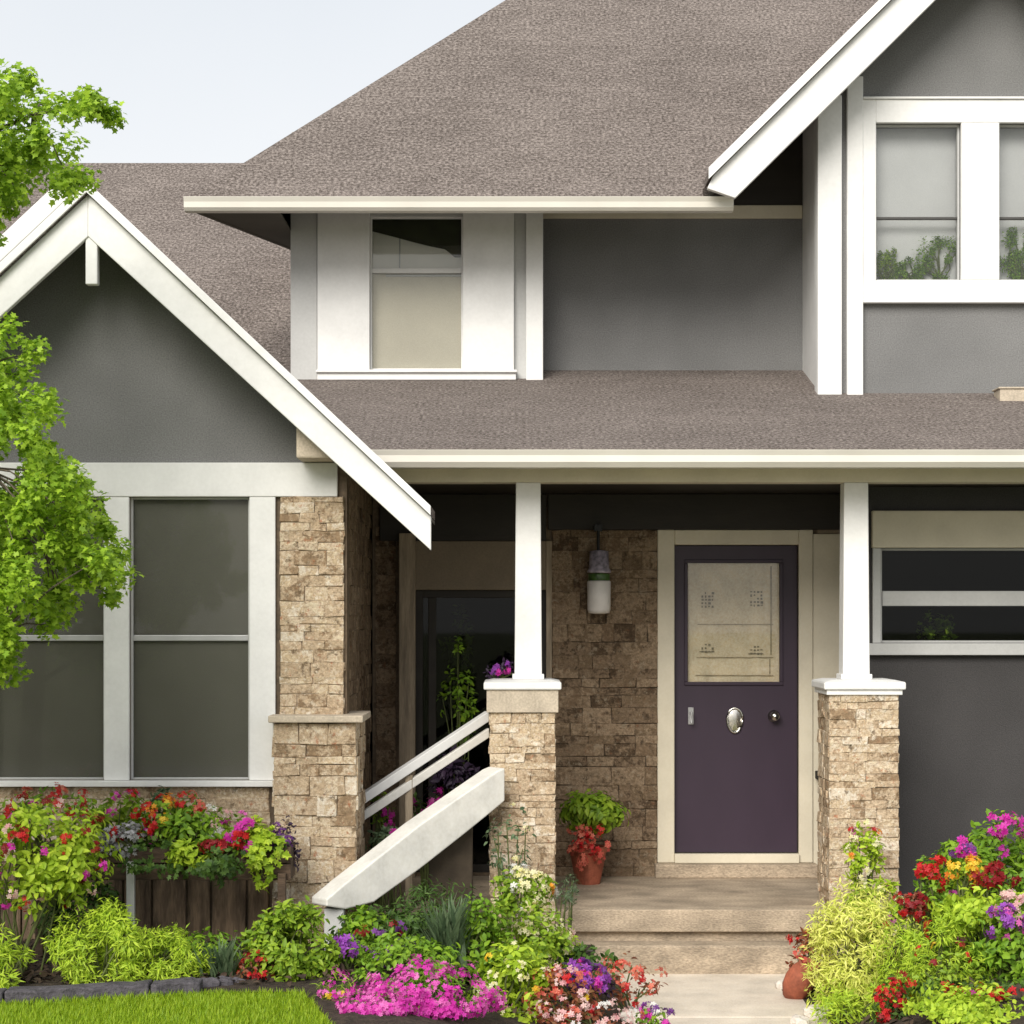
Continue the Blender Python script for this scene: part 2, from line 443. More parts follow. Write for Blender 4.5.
# ------------------------------------------------------------------ scattering of leaves and petals
OVAL = (np.array([(0, 0, 0), (.32, -.25, .09), (.32, .25, .09), (.45, 0, 0), (.72, -.17, .03), (.72, .17, .03), (1, 0, -.14)]),
        [(0, 3, 1), (0, 2, 3), (1, 3, 4), (3, 2, 5), (4, 3, 6), (3, 5, 6)])
LANCE = (np.array([(0, 0, 0), (.4, -.10, .03), (.4, .10, .03), (.45, 0, 0), (1, 0, -.18)]),
         [(0, 3, 1), (0, 2, 3), (1, 3, 4), (3, 2, 4)])
BLADE = (np.array([(0, -.05, 0), (0, .05, 0), (.55, -.04, .02), (.55, .04, .02), (1, 0, -.10)]),
         [(0, 1, 3), (0, 3, 2), (2, 3, 4)])
LOBED = (np.array([(0, 0, 0), (.12, -.34, .03), (.36, -.20, .01), (.58, -.46, .02), (.66, -.15, 0), (1, 0, -.10), (.66, .15, 0), (.58, .46, .02), (.36, .20, .01), (.12, .34, .03), (.42, 0, -.03)]),
         [(0, 10, 1), (1, 10, 2), (2, 10, 3), (3, 10, 4), (4, 10, 5), (5, 10, 6), (6, 10, 7), (7, 10, 8), (8, 10, 9), (9, 10, 0)])
_b = [(0, 0, 0)]; _f = []
for k in range(5):
    t = 2 * math.pi * k / 5
    i = len(_b)
    for dt, r, z in ((-.52, .62, .12), (0, 1.0, .20), (.52, .62, .12)):
        _b.append((r * math.cos(t + dt), r * math.sin(t + dt), z))
    _f += [(0, i, i + 1), (0, i + 1, i + 2)]
BLOOM = (np.array(_b) * .5, _f)


def unit(a):
    return a / np.maximum(np.linalg.norm(a, axis=1, keepdims=True), 1e-9)


def scatter(name, mat, parent, tmpl, pos, nrm, size, along=None, kind=None, label=None):
    """one mesh of many small leaves: each has its own place, facing, turn and size"""
    tv, tf = tmpl
    n = len(pos)
    nrm = unit(nrm)
    ref = rng.normal(size=(n, 3)) if along is None else along + .35 * rng.normal(size=(n, 3))
    t = unit(ref - nrm * np.sum(ref * nrm, axis=1, keepdims=True))
    b = np.cross(nrm, t)
    s = (size * rng.uniform(.65, 1.3, n))[:, None, None]
    V = pos[:, None, :] + s * (tv[None, :, 0:1] * t[:, None, :] + tv[None, :, 1:2] * b[:, None, :] + tv[None, :, 2:3] * nrm[:, None, :])
    V = V.reshape(-1, 3)
    if parent: V = V - np.array(origin[parent])
    tf = np.array(tf)
    Fc = (tf[None] + (np.arange(n) * len(tv))[:, None, None]).reshape(-1, 3)
    me = bpy.data.meshes.new(name)
    me.vertices.add(len(V)); me.vertices.foreach_set('co', V.astype(np.float32).ravel())
    me.loops.add(Fc.size); me.loops.foreach_set('vertex_index', Fc.astype(np.int32).ravel())
    me.polygons.add(len(Fc))
    me.polygons.foreach_set('loop_start', np.arange(0, Fc.size, 3, dtype=np.int32))
    me.materials.append(mat)
    me.update(calc_edges=True)
    o = bpy.data.objects.new(name, me)
    col.objects.link(o)
    if parent: o.parent = parent; origin[o] = origin[parent]
    else: origin[o] = Vector((0, 0, 0))
    if kind: o['kind'] = kind
    if label: o['label'] = label
    return o


# ------------------------------------------------------------------ the ground
def path_rise(x, y):
    l = min(1, max(0, (.55 - x) / 1.3)); r = min(1, max(0, (x - 1.5) / .9))
    k = max(l, r); k = k * k * (3 - 2 * k)
    f = min(1, max(0, (y - 6.0) / 3.0)); b = min(1, max(0, (14 - y) / 1.0))
    return .25 * k * f * b


gx = sorted({-300, -120, -50, -20, -10, 10, 20, 50, 120, 300, *[round(v * .25, 3) for v in range(-28, 29)]})
gy = sorted({-300, -120, -50, -20, -5, 0, 3, 16, 20, 30, 60, 120, 300, *[round(5 + v * .25, 3) for v in range(0, 41)]})
m = MB()
gv = [(x, y, path_rise(x, y)) for y in gy for x in gx]
m.add(gv, [(j * len(gx) + i, j * len(gx) + i + 1, (j + 1) * len(gx) + i + 1, (j + 1) * len(gx) + i) for j in range(len(gy) - 1) for i in range(len(gx) - 1)])
ground = m.build('ground', M['lawn'], smooth=True); tag(ground, 'short green lawn around the house', 'lawn', kind='structure')


def edge_line(x):      # front edge of the left bed
    return max(8.7, 9.86 + .02 * math.sin(x * 2.1) + .36 * min(0, max(-1.6, x + 1.55)) + max(0, min(.6, x + 1.55)) * .10 - 4 * max(0, x + .98))


def sheet(name, xs, yf, yb, dz, mat, label, cat):
    m = MB(); rows = 8
    for i, x in enumerate(xs):
        for j in range(rows + 1):
            y = yf(x) + (yb(x) - yf(x)) * j / rows
            m.v.append((x, y, path_rise(x, y) + dz + (.02 * math.sin(5 * x + 7 * y) ** 2 if 0 < j < rows else 0)))
    for i in range(len(xs) - 1):
        for j in range(rows):
            a = i * (rows + 1) + j
            m.f.append((a, a + rows + 1, a + rows + 2, a + 1)); m.m.append(0)
    o = m.build(name, mat, smooth=True)
    return tag(o, label, cat, kind='structure')


sheet('left_flower_bed', [(-4.2 + .1 * i) for i in range(49)], edge_line, lambda x: 12.1, .012, M['soil'], 'dark mulch of the flower bed left of the path', 'flower bed')
sheet('right_flower_bed', [(1.45 + .1 * i) for i in range(31)], lambda x: 8.6, lambda x: 12.9, .012, M['soil'], 'dark mulch of the flower bed right of the path', 'flower bed')

# the path in slabs
m = MB()
for i in range(6):
    y1 = 11.78 - i * 1.3; y0 = y1 - 1.29
    m.box(.60, 1.58, y0, y1, -.1, .03)
path = m.build('path', M['concrete'], bevel=.006); tag(path, 'pale concrete path leading up to the steps', 'path', kind='structure')

m = MB(); m.box(-60, 60, 2.2, 4.2, -.1, .02)
o = m.build('pavement', M['concrete']); tag(o, 'pale concrete pavement along the street', 'pavement', kind='structure')
m = MB(); m.box(-60, 60, 1.9, 2.2, -.2, .03)
o = m.build('kerb', M['rock_pale'], bevel=.02); tag(o, 'concrete kerb along the street', 'kerb', kind='structure')
m = MB(); m.box(-60, 60, -6, 1.9, -.25, .008)
o = m.build('road', surf('asphalt', (.10, .10, .10), .9, .15, 3, .5, 90, grain=.4)); tag(o, 'grey asphalt street in front of the house', 'road', kind='structure')

# ================================================================== THE HOUSE
HO = (0.5, 13.5, 0)
house = thing('house', 'two storey grey house with white trim, brown roofs, stone piers and a purple door', 'house', HO)
H = house
YG, YR = 11.4, 11.0       # left gable: wall and rake
YD = 13.5                 # porch back wall
YP = 12.0                 # porch front
YL, YC, YB = 13.7, 14.0, 13.2   # upper storey: left bay, recess, right bay


def clad(m, O, U, V, N, w, h, rows=(.035, .085), lens=(.06, .19), dep=(.008, .024)):
    O, U, V, N = Vector(O), Vector(U), Vector(V), Vector(N)
    v = 0
    while v < h - .01:
        rh = min(random.uniform(*rows), h - v)
        if h - v - rh < .03: rh = h - v
        u = 0
        while u < w - .005:
            l = random.uniform(*lens)
            if w - u - l < .06: l = w - u
            d = random.uniform(*dep) * .6; g = .0006
            j = lambda k=.006: random.uniform(-k, k)
            c = []
            for n_, dd in ((0, -.004), (1, d)):
                for a, b in ((u + g, v + g), (u + l - g, v + g), (u + l - g, v + rh - g), (u + g, v + rh - g)):
                    c.append(O + U * (a + (j() if n_ else 0)) + V * (b + (j() if n_ else 0)) + N * (dd + (j(.005) if n_ else 0)))
            m.add(c, [(3, 2, 1, 0), (4, 5, 6, 7), (0, 1, 5, 4), (1, 2, 6, 5), (2, 3, 7, 6), (3, 0, 4, 7)])
            u += l
        v += rh


def stone_pier(name, x0, x1, y0, y1, z0, z1, sides='FLR', mats=None, **kw):
    m = MB(); m.mi = 1
    e = .02
    m.box(x0 + e, x1 - e, y0 + e, y1, z0, z1)
    m.mi = 0
    if 'F' in sides: clad(m, (x0 + .01, y0 + e, z0), (1, 0, 0), (0, 0, 1), (0, -1, 0), x1 - x0 - .02, z1 - z0, **kw)
    if 'L' in sides: clad(m, (x0 + e, y1, z0), (0, -1, 0), (0, 0, 1), (-1, 0, 0), y1 - y0 - e, z1 - z0, **kw)
    if 'R' in sides: clad(m, (x1 - e, y0 + e, z0), (0, 1, 0), (0, 0, 1), (1, 0, 0), y1 - y0 - e, z1 - z0, **kw)
    return m.build(name, mats or [M['stone'], M['mortar']], H, bevel=.005)


# ------------------------------------------------------------ left front gable
AX, AZ = ux(88, YR), uz(190, YR)                # ridge
FXr, FZ = ux(431, YR), uz(512, YR)              # foot of the right rake
SL = (AZ - FZ) / (FXr - AX)
FXl = 2 * AX - FXr
gz = lambda x: AZ - SL * abs(x - AX)            # top of the roof slope
WXr = -.90; WXl = 2 * AX - WXr                  # wall corners
zf0, zf1 = uz(497, YG), uz(463, YG)             # frieze
zs0 = uz(785, YG)                               # window sill
under = .10
m = MB()
m.prism([(WXl, zf1), (WXr, zf1), (WXr, gz(WXr) - under), (AX, AZ - under), (WXl, gz(WXl) - under)], YG, YG + .15)
m.build('wall', M['siding'], H, label='grey gable wall above the front window')
# front wall round the two windows, below the frieze
wx = [(ux(-10, YG), ux(105, YG)), (ux(130, YG), ux(250, YG))]
wz = (uz(780, YG), zf0)
m = MB()
holed_wall(m, WXl, WXr, 0, zf1, [(a, b, wz[0], wz[1]) for a, b in wx], YG, YG + .15)
m.build('wall', M['brown_wall'], H)
B('frieze_board', M['white'], H, (WXl - .02, ux(338, YG), YG - .035, YG, zf0, zf1), bevel=.005)
# window surround
B('window_surround', M['white'], H,
  (ux(250, YG), ux(276, YG), YG - .03, YG, wz[0], zf0 - .001),
  (wx[0][1], wx[1][0], YG - .03, YG, wz[0], zf0 - .001),
  (ux(-40, YG), wx[0][0], YG - .03, YG, wz[0], zf0 - .001))
B('window_sill', M['white'], H, (ux(-45, YG), ux(279, YG), YG - .07, YG + .02, zs0 - .005, wz[0] - .001))


def window(x0, x1, z0, z1, y, mid, fw=.03, pane=None, rail='metal_grey', backing=None, name='window', label=None, depth=.06, frame=None):
    """sash window: frame > sash rail, pane, backing; y is the wall face"""
    fr = MB()
    fr.box(x0, x0 + fw, y + .015, y + depth, z0, z1); fr.box(x1 - fw, x1, y + .015, y + depth, z0, z1)
    fr.box(x0 + fw, x1 - fw, y + .0152, y + depth, z0, z0 + fw); fr.box(x0 + fw, x1 - fw, y + .0152, y + depth, z1 - fw, z1)
    w = fr.build(name, M['dark_wood'] if frame == 'dark' else M['lightgrey'] if rail != 'white' else M['white'], H, bevel=.003, label=label)
    if mid:
        B('sash_rail', M[rail], w, (x0 + fw, x1 - fw, y + .02, y + depth - .01, mid - (.016 if rail != 'rail_dark' else .008), mid + (.016 if rail != 'rail_dark' else .008)), bevel=.003)
    g = MB(); g.box(x0 + fw * .7, x1 - fw * .7, y + .04, y + .046, z0 + fw * .7, z1 - fw * .7)
    g.build('pane', M[pane or 'glass'], w)
    if backing:
        k = MB(); k.box(x0 + .002, x1 - .002, y + backing[1], y + backing[1] + .01, z0 + .002, z1 - .002)
        k.build(backing[2], M[backing[0]], w)
    return w


for i, (a, b) in enumerate(wx):
    window(a, b, wz[0], wz[1], YG, uz(638, YG), .012, 'glass_soft', backing=('screen', .05, 'insect_screen'), depth=.05)

# stone pilaster, wide base, ledge
stone_pier('stone_pilaster', ux(279, YG), ux(346, YG), YG - .05, YG + .12, uz(716, YG), zf0 - .002, 'FR')
stone_pier('stone_base', ux(272, YG - .15), ux(358, YG - .15), YG - .16, YG + .4, 0, uz(722, YG), 'FLR', rows=(.04, .12), lens=(.07, .20), dep=(.010, .04))
B('stone_ledge', M['cap'], H, (ux(268, YG - .2), ux(363, YG - .2), YG - .2, YG + .42, uz(721, YG), uz(714, YG)), bevel=.006)
# brown apron below the window, weathered planks under it
m = MB(); zz = uz(862, YG)
clad(m, (WXl, YG, zz), (1, 0, 0), (0, 0, 1), (0, -1, 0), ux(270, YG) - WXl, zs0 - .012 - zz, rows=(.05, .09), lens=(.2, .5), dep=(.008, .02))
m.build('stone_apron', M['stone'], H, bevel=.004)
m = MB(); x = WXl
while x < ux(268, YG) - .05:
    w = random.uniform(.10, .2); x1 = min(x + w, ux(270, YG))
    y = YG - random.uniform(.015, .04)
    m.box(x + .006, x1 - .006, y, YG - .002, .0, zz - .004); x = x1
m.build('plank_skirting', M['plank'], H, bevel=.006)
# right-hand flank of this block, seen in the porch
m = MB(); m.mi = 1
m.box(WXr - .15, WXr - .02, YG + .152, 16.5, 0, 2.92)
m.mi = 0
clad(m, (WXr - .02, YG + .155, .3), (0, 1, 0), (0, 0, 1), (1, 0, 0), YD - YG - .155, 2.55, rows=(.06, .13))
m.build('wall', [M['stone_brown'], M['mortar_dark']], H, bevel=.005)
m = MB(); m.box(WXl, WXl + .15, YG + .15, 19.5, 0, gz(WXl) - under - .02)
m.build('wall', M['siding'], H)

# gable roof: two slopes
YBK = 16.2
def roof_slope(x0, z0, x1, z1, y0, y1, t, mat, name='roof', label=None):
    m = MB(); m.slab([(x0, y0, z0), (x1, y0, z1), (x1, y1, z1), (x0, y1, z0)], t)
    return m.build(name, mat, H, label=label)
ex = .0
XV = -.81
m = MB()
m.slab([(AX, YR - .03, AZ + .03), (FXr + ex, YR - .03, gz(FXr + ex) + .03), (FXr + ex, 11.55, gz(FXr + ex) + .03), (XV, 11.55, gz(XV) + .03), (XV, YBK, gz(XV) + .03), (AX, YBK, AZ + .03)], .05)
m.build('roof', M['shingle_side'], H, label='slope of the left front gable roof')
roof_slope(AX - .001, AZ + .03, FXl - ex, gz(FXl - ex) + .03, YR - .03, YBK, .05, M['shingle_side'])
# soffit boards below the slopes
m = MB()
for s_, fx in ((1, FXr), (-1, FXl)):
    m.slab([(AX + s_ * .02, YR + .045, AZ - .045), (fx, YR + .045, gz(fx) - .025), (fx, 11.54, gz(fx) - .025), (AX + s_ * .02, 11.54, AZ - .045)], .02)
m.build('soffit', M['soffit'], H)
# rake boards with a plumb cut foot, drip edge on top
vt = .222
for s_, fx in ((1, FXr), (-1, FXl)):
    pts = [(AX, AZ - .022), (AX, AZ - vt - .022), (fx, gz(fx) - vt + .02), (fx, gz(fx) - .022)]
    m = MB(); m.prism(pts, YR, YR + .045)
    m.build('rake_board', M['white'], H, bevel=.005)
    m = MB()
    m.prism([(AX, AZ + .040), (AX, AZ - .020), (fx, gz(fx) - .020), (fx, gz(fx) + .030)], YR - .045, YR - .031)
    m.build('drip_edge', M['white'], H, bevel=.003)
# crown board that stands up on the left slope
m = MB()
m.prism([(AX - .10, AZ + .06), (AX - .10, AZ - .03), (FXl, gz(FXl) + .06), (FXl, gz(FXl) + .20), (AX - .18, gz(AX - .18) + .20)], YR + .02, YR + .10)
m.build('crown_board', M['white'], H, bevel=.006)
B('king_post', M['white'], H, (ux(85, YR), ux(97, YR), YR + .01, YR + .07, uz(284, YR), uz(230, YR)), bevel=.006)
B('beam_end', M['cap'], H, (ux(300, YG - .1), ux(333, YG - .1), YG - .30, YG - .001, uz(461, YG - .1), uz(428, YG - .1)), bevel=.01)

# ------------------------------------------------------------ porch
ZFL = .37
B('porch_floor', M['step'], H, (-.88, 2.30, YP - .05, YD, .02, ZFL - .12), bevel=.01)
B('porch_slab', M['step'], H, (-.88, 2.28, YP - .08, YD, ZFL - .12, ZFL), bevel=.012)
# back wall: brown render over a stone dado
dx0, dx1, dz0, dz1 = ux(674, YD), ux(798, YD), uz(853, YD), uz(545, YD)
gx0, gx1, gz0, gz1 = ux(415, YD), ux(548, YD), ZFL + .02, uz(590, YD)
m = MB()
holed_wall(m, WXr, 2.3, 0, 3.0, [(gx0, gx1, gz0, gz1), (dx0, dx1, dz0, dz1)], YD, YD + .15)
m.build('wall', M['brown_wall'], H, label='shaded brown wall at the back of the porch')
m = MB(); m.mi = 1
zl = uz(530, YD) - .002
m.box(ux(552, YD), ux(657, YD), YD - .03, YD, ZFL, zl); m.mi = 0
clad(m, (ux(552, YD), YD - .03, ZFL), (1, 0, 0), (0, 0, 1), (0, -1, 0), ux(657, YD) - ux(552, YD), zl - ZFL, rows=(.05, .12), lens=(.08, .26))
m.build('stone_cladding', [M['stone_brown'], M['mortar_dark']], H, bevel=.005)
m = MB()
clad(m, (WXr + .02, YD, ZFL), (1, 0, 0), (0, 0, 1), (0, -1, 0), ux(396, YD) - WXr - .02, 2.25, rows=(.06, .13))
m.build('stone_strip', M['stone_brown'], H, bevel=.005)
B('header_board', M['dark_wood'], H, (ux(548, YD), 2.12, YD - .05, YD, uz(530, YD), 2.83), (ux(380, YD), ux(546, YD), YD - .04, YD, uz(541, YD), 2.83))  # dark strips standing for the shade under the porch ceiling
B('header_panel', M['tan_panel'], H, (ux(413, YD), ux(546, YD), YD - .03, YD, uz(590, YD), uz(541, YD) - .002))
B('casing', M['post_wood'], H, (ux(399, YD - .12), ux(415, YD - .12), YD - .13, YD, ZFL, uz(534, YD)), (ux(546, YD), ux(552, YD), YD - .035, YD, ZFL + .001, uz(541, YD)))
w = window(gx0, gx1, gz0, gz1, YD, None, .05, 'glass_dark', frame='dark', name='sidelight_window', label='dark glazed sidelight window left of the entrance')
B('mullion', M['dark_wood'], w, (ux(428, YD), ux(436, YD), YD + .02, YD + .06, gz0 + .05, gz1 - .05))
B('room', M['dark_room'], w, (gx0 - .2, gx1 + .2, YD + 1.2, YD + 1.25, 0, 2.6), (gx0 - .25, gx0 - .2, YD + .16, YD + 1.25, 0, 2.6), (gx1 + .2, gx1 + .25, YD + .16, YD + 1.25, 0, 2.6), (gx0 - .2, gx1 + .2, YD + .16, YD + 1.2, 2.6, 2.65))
# ceiling, soffit, front beam, gutter
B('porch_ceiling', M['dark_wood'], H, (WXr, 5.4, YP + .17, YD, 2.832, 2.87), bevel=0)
B('porch_soffit', M['gutter'], H, (-.70, 5.6, 11.68, YP - .001, 2.905, 2.925), bevel=0)
B('porch_beam', M['cream'], H, (-.86, 5.4, YP, YP + .165, 2.81, 2.96), bevel=.006)
zg0, zg1 = 2.865, 2.962
m = MB()
prof = [(11.56, zg1), (11.575, zg1 - .03), (11.575, zg0 + .03), (11.60, zg0), (11.68, zg0), (11.68, zg1)]
n_ = len(prof)
m.add([(-.80, y, z) for y, z in prof] + [(5.6, y, z) for y, z in prof], [tuple(range(n_)), tuple(range(2 * n_ - 1, n_ - 1, -1))] + [((i + 1) % n_, i, i + n_, (i + 1) % n_ + n_) for i in range(n_)])
m.build('gutter', M['gutter'], H, bevel=.003)
# porch roof
psl = .30
pz = lambda y: 2.965 + psl * (y - 11.58)
m = MB(); m.slab([(-1.9, 11.60, pz(11.60)), (5.6, 11.60, pz(11.60)), (5.6, 14.3, pz(14.3)), (-1.9, 14.3, pz(14.3))], .035)
o = m.build('roof', M['shingle_porch'], H, label='low brown shingle roof over the porch')


def column(x0, x1, px0, px1, capw, base_lab):
    y0, y1 = YP + .002, YP + .162
    zc_ = uz(680, 11.87)
    m = MB(); t = .008
    m.hexa([(x0, y0, zc_), (x1, y0, zc_), (x1, y1, zc_), (x0, y1, zc_), (x0 + t, y0 + t, 2.81), (x1 - t, y0 + t, 2.81), (x1 - t, y1 - t, 2.81), (x0 + t, y1 - t, 2.81)])
    o = m.build('column', M['white'], H, bevel=.006)
    B('column_base', M['white'], o, (x0 - .012, x1 + .012, y0 - .012, y1 + .012, zc_, zc_ + .03))
    stone_pier('stone_pier', px0, px1, 11.87, 12.34, 0.0, zc_ - (.187 if capw == 'cap' else .087), 'FLR', rows=(.035, .08), lens=(.05, .17))
    m = MB(); e = .025
    z0_, z1_ = zc_ - .085, zc_
    m.box(px0 - e, px1 + e, 11.87 - e, 12.36, z0_ + .03, z1_ - .012)
    m.hexa([(px0 - e, 11.87 - e, z1_ - .012), (px1 + e, 11.87 - e, z1_ - .012), (px1 + e, 12.36, z1_ - .012), (px0 - e, 12.36, z1_ - .012),
            (px0 + .03, 11.9, z1_), (px1 - .03, 11.9, z1_), (px1 - .03, 12.3, z1_), (px0 + .03, 12.3, z1_)])
    c = m.build('pier_cap', M['white'], H, bevel=.008)
    B('cap_moulding', M[capw], c, (px0 - .008, px1 + .008, 11.862, 12.35, z0_ - (.10 if capw == 'cap' else .0), z0_ + .03))
    return o


column(ux(514.5, YP), ux(542, YP), ux(488, 11.87), ux(557, 11.87), 'cap', '')
column(ux(843, YP), ux(870, YP), ux(828, 11.87), ux(901, 11.87), 'white', '')

# ------------------------------------------------------------ front door
tx0, tx1, tz1 = ux(657, YD), ux(812, YD), uz(530, YD)
B('door_casing', M['cream'], H, (tx0, dx0, YD - .045, YD + .10, uz(862, YD), tz1), (dx1, tx1, YD - .045, YD + .10, uz(862, YD), tz1), (dx0, dx1, YD - .044, YD + .10, dz1, tz1 - .001), bevel=.006)
B('threshold', M['cream'], H, (dx0, dx1, YD - .07, YD + .10, uz(862, YD), dz0), bevel=.004)
B('door_step', M['step'], H, (tx0 - .02, tx1 + .02, YD - .14, YD - .001, ZFL, uz(862, YD) - .001), bevel=.008)
B('casing', M['cream'], H, (tx1 + .002, ux(841, YD), YD - .03, YD, ZFL, uz(534, YD)), bevel=.005)
B('casing', M['tan_panel'], H, (tx1 + .03, ux(841, YD), YD - .028, YD, uz(534, YD) + .002, 2.83))
gx0d, gx1d, gz0d, gz1d = ux(688, YD), ux(780, YD), uz(682, YD), uz(563, YD)
m = MB(); holed_wall(m, dx0 + .003, dx1 - .003, dz0 + .003, dz1 - .003, [(gx0d, gx1d, gz0d, gz1d)], YD + .02, YD + .065)
door = m.build('front_door', M['purple'], H, bevel=.003, label='dark purple front door with a curtained window')
e = .022
m = MB()
m.box(gx0d - e, gx1d + e, YD + .008, YD + .02, gz1d, gz1d + e); m.box(gx0d - e, gx1d + e, YD + .006, YD + .02, gz0d - e, gz0d)
m.box(gx0d - e, gx0d, YD + .009, YD + .02, gz0d + .001, gz1d - .001); m.box(gx1d, gx1d + e, YD + .009, YD + .02, gz0d + .001, gz1d - .001)
m.build('glazing_bead', M['purple'], door, bevel=.004)
m = MB(); m.box(gx0d, gx1d, YD + .03, YD + .034, gz0d, gz1d); m.build('pane', M['glass'], door)
m = MB(); nn = 28
for i in range(nn + 1):
    x = gx0d + (gx1d - gx0d) * i / nn
    yy = YD + .046 + .006 * math.sin(i * 1.1) * (.5 + .5 * math.sin(i * .37))
    m.v += [(x, yy, gz0d), (x, yy, gz1d)]
for i in range(nn): m.f.append((2 * i, 2 * i + 2, 2 * i + 3, 2 * i + 1)); m.m.append(0)
curtain = m.build('curtain', M['door_glass'], door, smooth=True)
# thin pale lines, and four block grids for the house reflected in the pane
def q(x0, x1, z0, z1, mb, y=YD + .036): mb.box(ux(x0, YD), ux(x1, YD), y, y + .003, uz(z1, YD), uz(z0, YD))
m = MB()
q(696, 774, 675, 676, m); q(697, 774, 657, 658, m); q(771, 772.5, 566, 655, m); q(698, 774, 624, 624.8, m); q(770, 771, 659, 674, m)
m.build('stitching', M['motif_pale'], curtain)
for cx_, cz_, kind_ in ((708, 600, 0), (757, 599, 0), (708, 648, 1), (757, 650, 1)):
    m = MB()
    for k in range(4):
        for l in range(5 if kind_ == 0 else 3):
            if kind_ and k in (0, 3) and l == 0: continue
            if random.random() < .15: continue
            a_, b_ = -6 + k * 3.4, -8 + l * 3.4 + (4 if kind_ else 0)
            q(cx_ + a_, cx_ + a_ + random.uniform(1.2, 2.6), cz_ + b_, cz_ + b_ + random.uniform(1.0, 2.4), m, YD + .037)
    if kind_: q(cx_ - 8, cx_ + 7, cz_ + 3.4, cz_ + 4.3, m)
    m.build('motif', M['motif'], curtain)
# door furniture
def ring(cx_, cz_, a_, b_, y, r_, name, mat):
    m = MB(); pts = []
    for k in range(25):
        t = 2 * math.pi * k / 24
        pts.append((cx_ + a_ * math.cos(t), y, cz_ + b_ * math.sin(t) * (1 if math.sin(t) < 0 else .75)))
    m.tube(pts, r_, 7); return m.build(name, mat, door, smooth=True)
kx, _, kz = at(735, 718, YD)
m = MB(); m.add([(kx + .046 * math.cos(t) , YD + .012 + (.004 if i % 2 else 0), kz + (.085 if math.sin(t) < 0 else .055) * math.sin(t)) for i, t in enumerate(np.linspace(0, 2 * math.pi, 21)[:-1])] + [(kx, YD + .002, kz)],
               [(i, (i + 1) % 20, 20) for i in range(20)])
plate = m.build('door_knocker', M['chrome'], door, smooth=True)
ring(kx, kz - .004, .05, .09, YD + .008, .008, 'knocker_ring', M['chrome'])
def knob(px, py, r_, name, mat):
    x, _, z = at(px, py, YD)
    m = MB(); vs, fs = [], []
    prof = [(.0, .02), (r_ * 1.15, .02), (r_ * 1.2, .012), (r_ * .5, .006), (r_ * .5, -.02), (r_ * .95, -.035), (r_, -.05), (r_ * .7, -.065), (.001, -.07)]
    for r0, d in prof:
        for k in range(16):
            t = 2 * math.pi * k / 16; vs.append((x + r0 * math.cos(t), YD + d, z + r0 * math.sin(t)))
    for i in range(len(prof) - 1):
        for k in range(16): fs.append((i * 16 + k, i * 16 + (k + 1) % 16, (i + 1) * 16 + (k + 1) % 16, (i + 1) * 16 + k))
    m.add(vs, fs); return m.build(name, mat, door, smooth=True)
knob(774, 716, .033, 'door_knob', M['chrome'])
x, _, z = at(691, 716, YD)
m = MB(); m.box(x - .018, x + .018, YD + .006, YD + .021, z - .055, z + .055); m.tube([(x, YD + .01, z + .02), (x, YD - .04, z + .02), (x, YD - .045, z - .045)], .010, 8)
m.build('handle', M['metal_grey'], door, bevel=.004)

# ------------------------------------------------------------ charcoal wall at the right of the porch
YW = 12.8
wx0 = ux(865, YW)
rx0, rx1, rz0, rz1 = ux(880, YW), ux(1090, YW), uz(643, YW), uz(548, YW)
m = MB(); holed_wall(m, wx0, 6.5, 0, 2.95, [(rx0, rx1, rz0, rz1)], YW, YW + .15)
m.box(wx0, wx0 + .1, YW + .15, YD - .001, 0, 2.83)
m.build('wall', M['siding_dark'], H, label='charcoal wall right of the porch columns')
B('window_header', M['cream'], H, (ux(871, YW), ux(1100, YW), YW - .05, YW, rz1, uz(511, YW)), bevel=.006)
B('window_surround', M['lightgrey'], H, (ux(872, YW), rx0, YW - .03, YW, rz0, rz1 - .001), (rx1, ux(1098, YW), YW - .03, YW, rz0, rz1 - .001), (ux(866, YW), ux(1102, YW), YW - .06, YW, uz(655, YW), rz0 - .001))
w = window(rx0, rx1, rz0, rz1, YW, None, .015, 'glass_dark', name='window', label='dark two-light window right of the porch column')
B('sash_rail', M['lightgrey'], w, (rx0 + .015, rx1 - .015, YW + .005, YW + .055, uz(606, YW), uz(591, YW)))
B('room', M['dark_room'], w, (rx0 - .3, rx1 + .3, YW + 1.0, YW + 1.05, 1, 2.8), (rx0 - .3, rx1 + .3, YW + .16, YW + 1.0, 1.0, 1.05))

# ------------------------------------------------------------ upper storey
ZE = uz(205, 13.0)        # eave line of the main roof
mz = lambda y: ZE + .035 + .92 * (y - 13.0)
_kx, _kz = ux(713, 12.8), uz(172, 12.8); _ks = (uz(0, 12.8) - _kz) / (ux(888, 12.8) - _kx); _bc = ux(979, 13.2)
yvx = lambda x: 13.0 + (_kz + _ks * ((x if x <= _bc else 2 * _bc - x) - _kx) - ZE - .045) / .92      # valley of the right bay roof
bx0, bx1 = ux(291, YL), ux(543, YL)
ux_ = lambda p: ux(p, YL)
zlo = 3.3
hole = (ux_(370), ux_(463), uz(370, YL), uz(216, YL))
m = MB(); holed_wall(m, bx0 + .004, bx1 - .004, zlo, mz(YL) - .06, [hole], YL, YL + .12)
m.box(bx0 + .003, bx0 + .1, YL + .12, 19.4, 3.0, mz(YL) - .07)
m.build('wall', M['lightgrey'], H, label='pale front of the upper window bay')
B('corner_board', M['lightgrey'], H, (bx0, ux_(317.5), YL - .03, YL - .0005, zlo, mz(YL) - .08))
B('side_panel', M['white'], H, (ux_(318), ux_(370), YL - .05, YL - .0005, uz(371, YL), mz(YL) - .12))
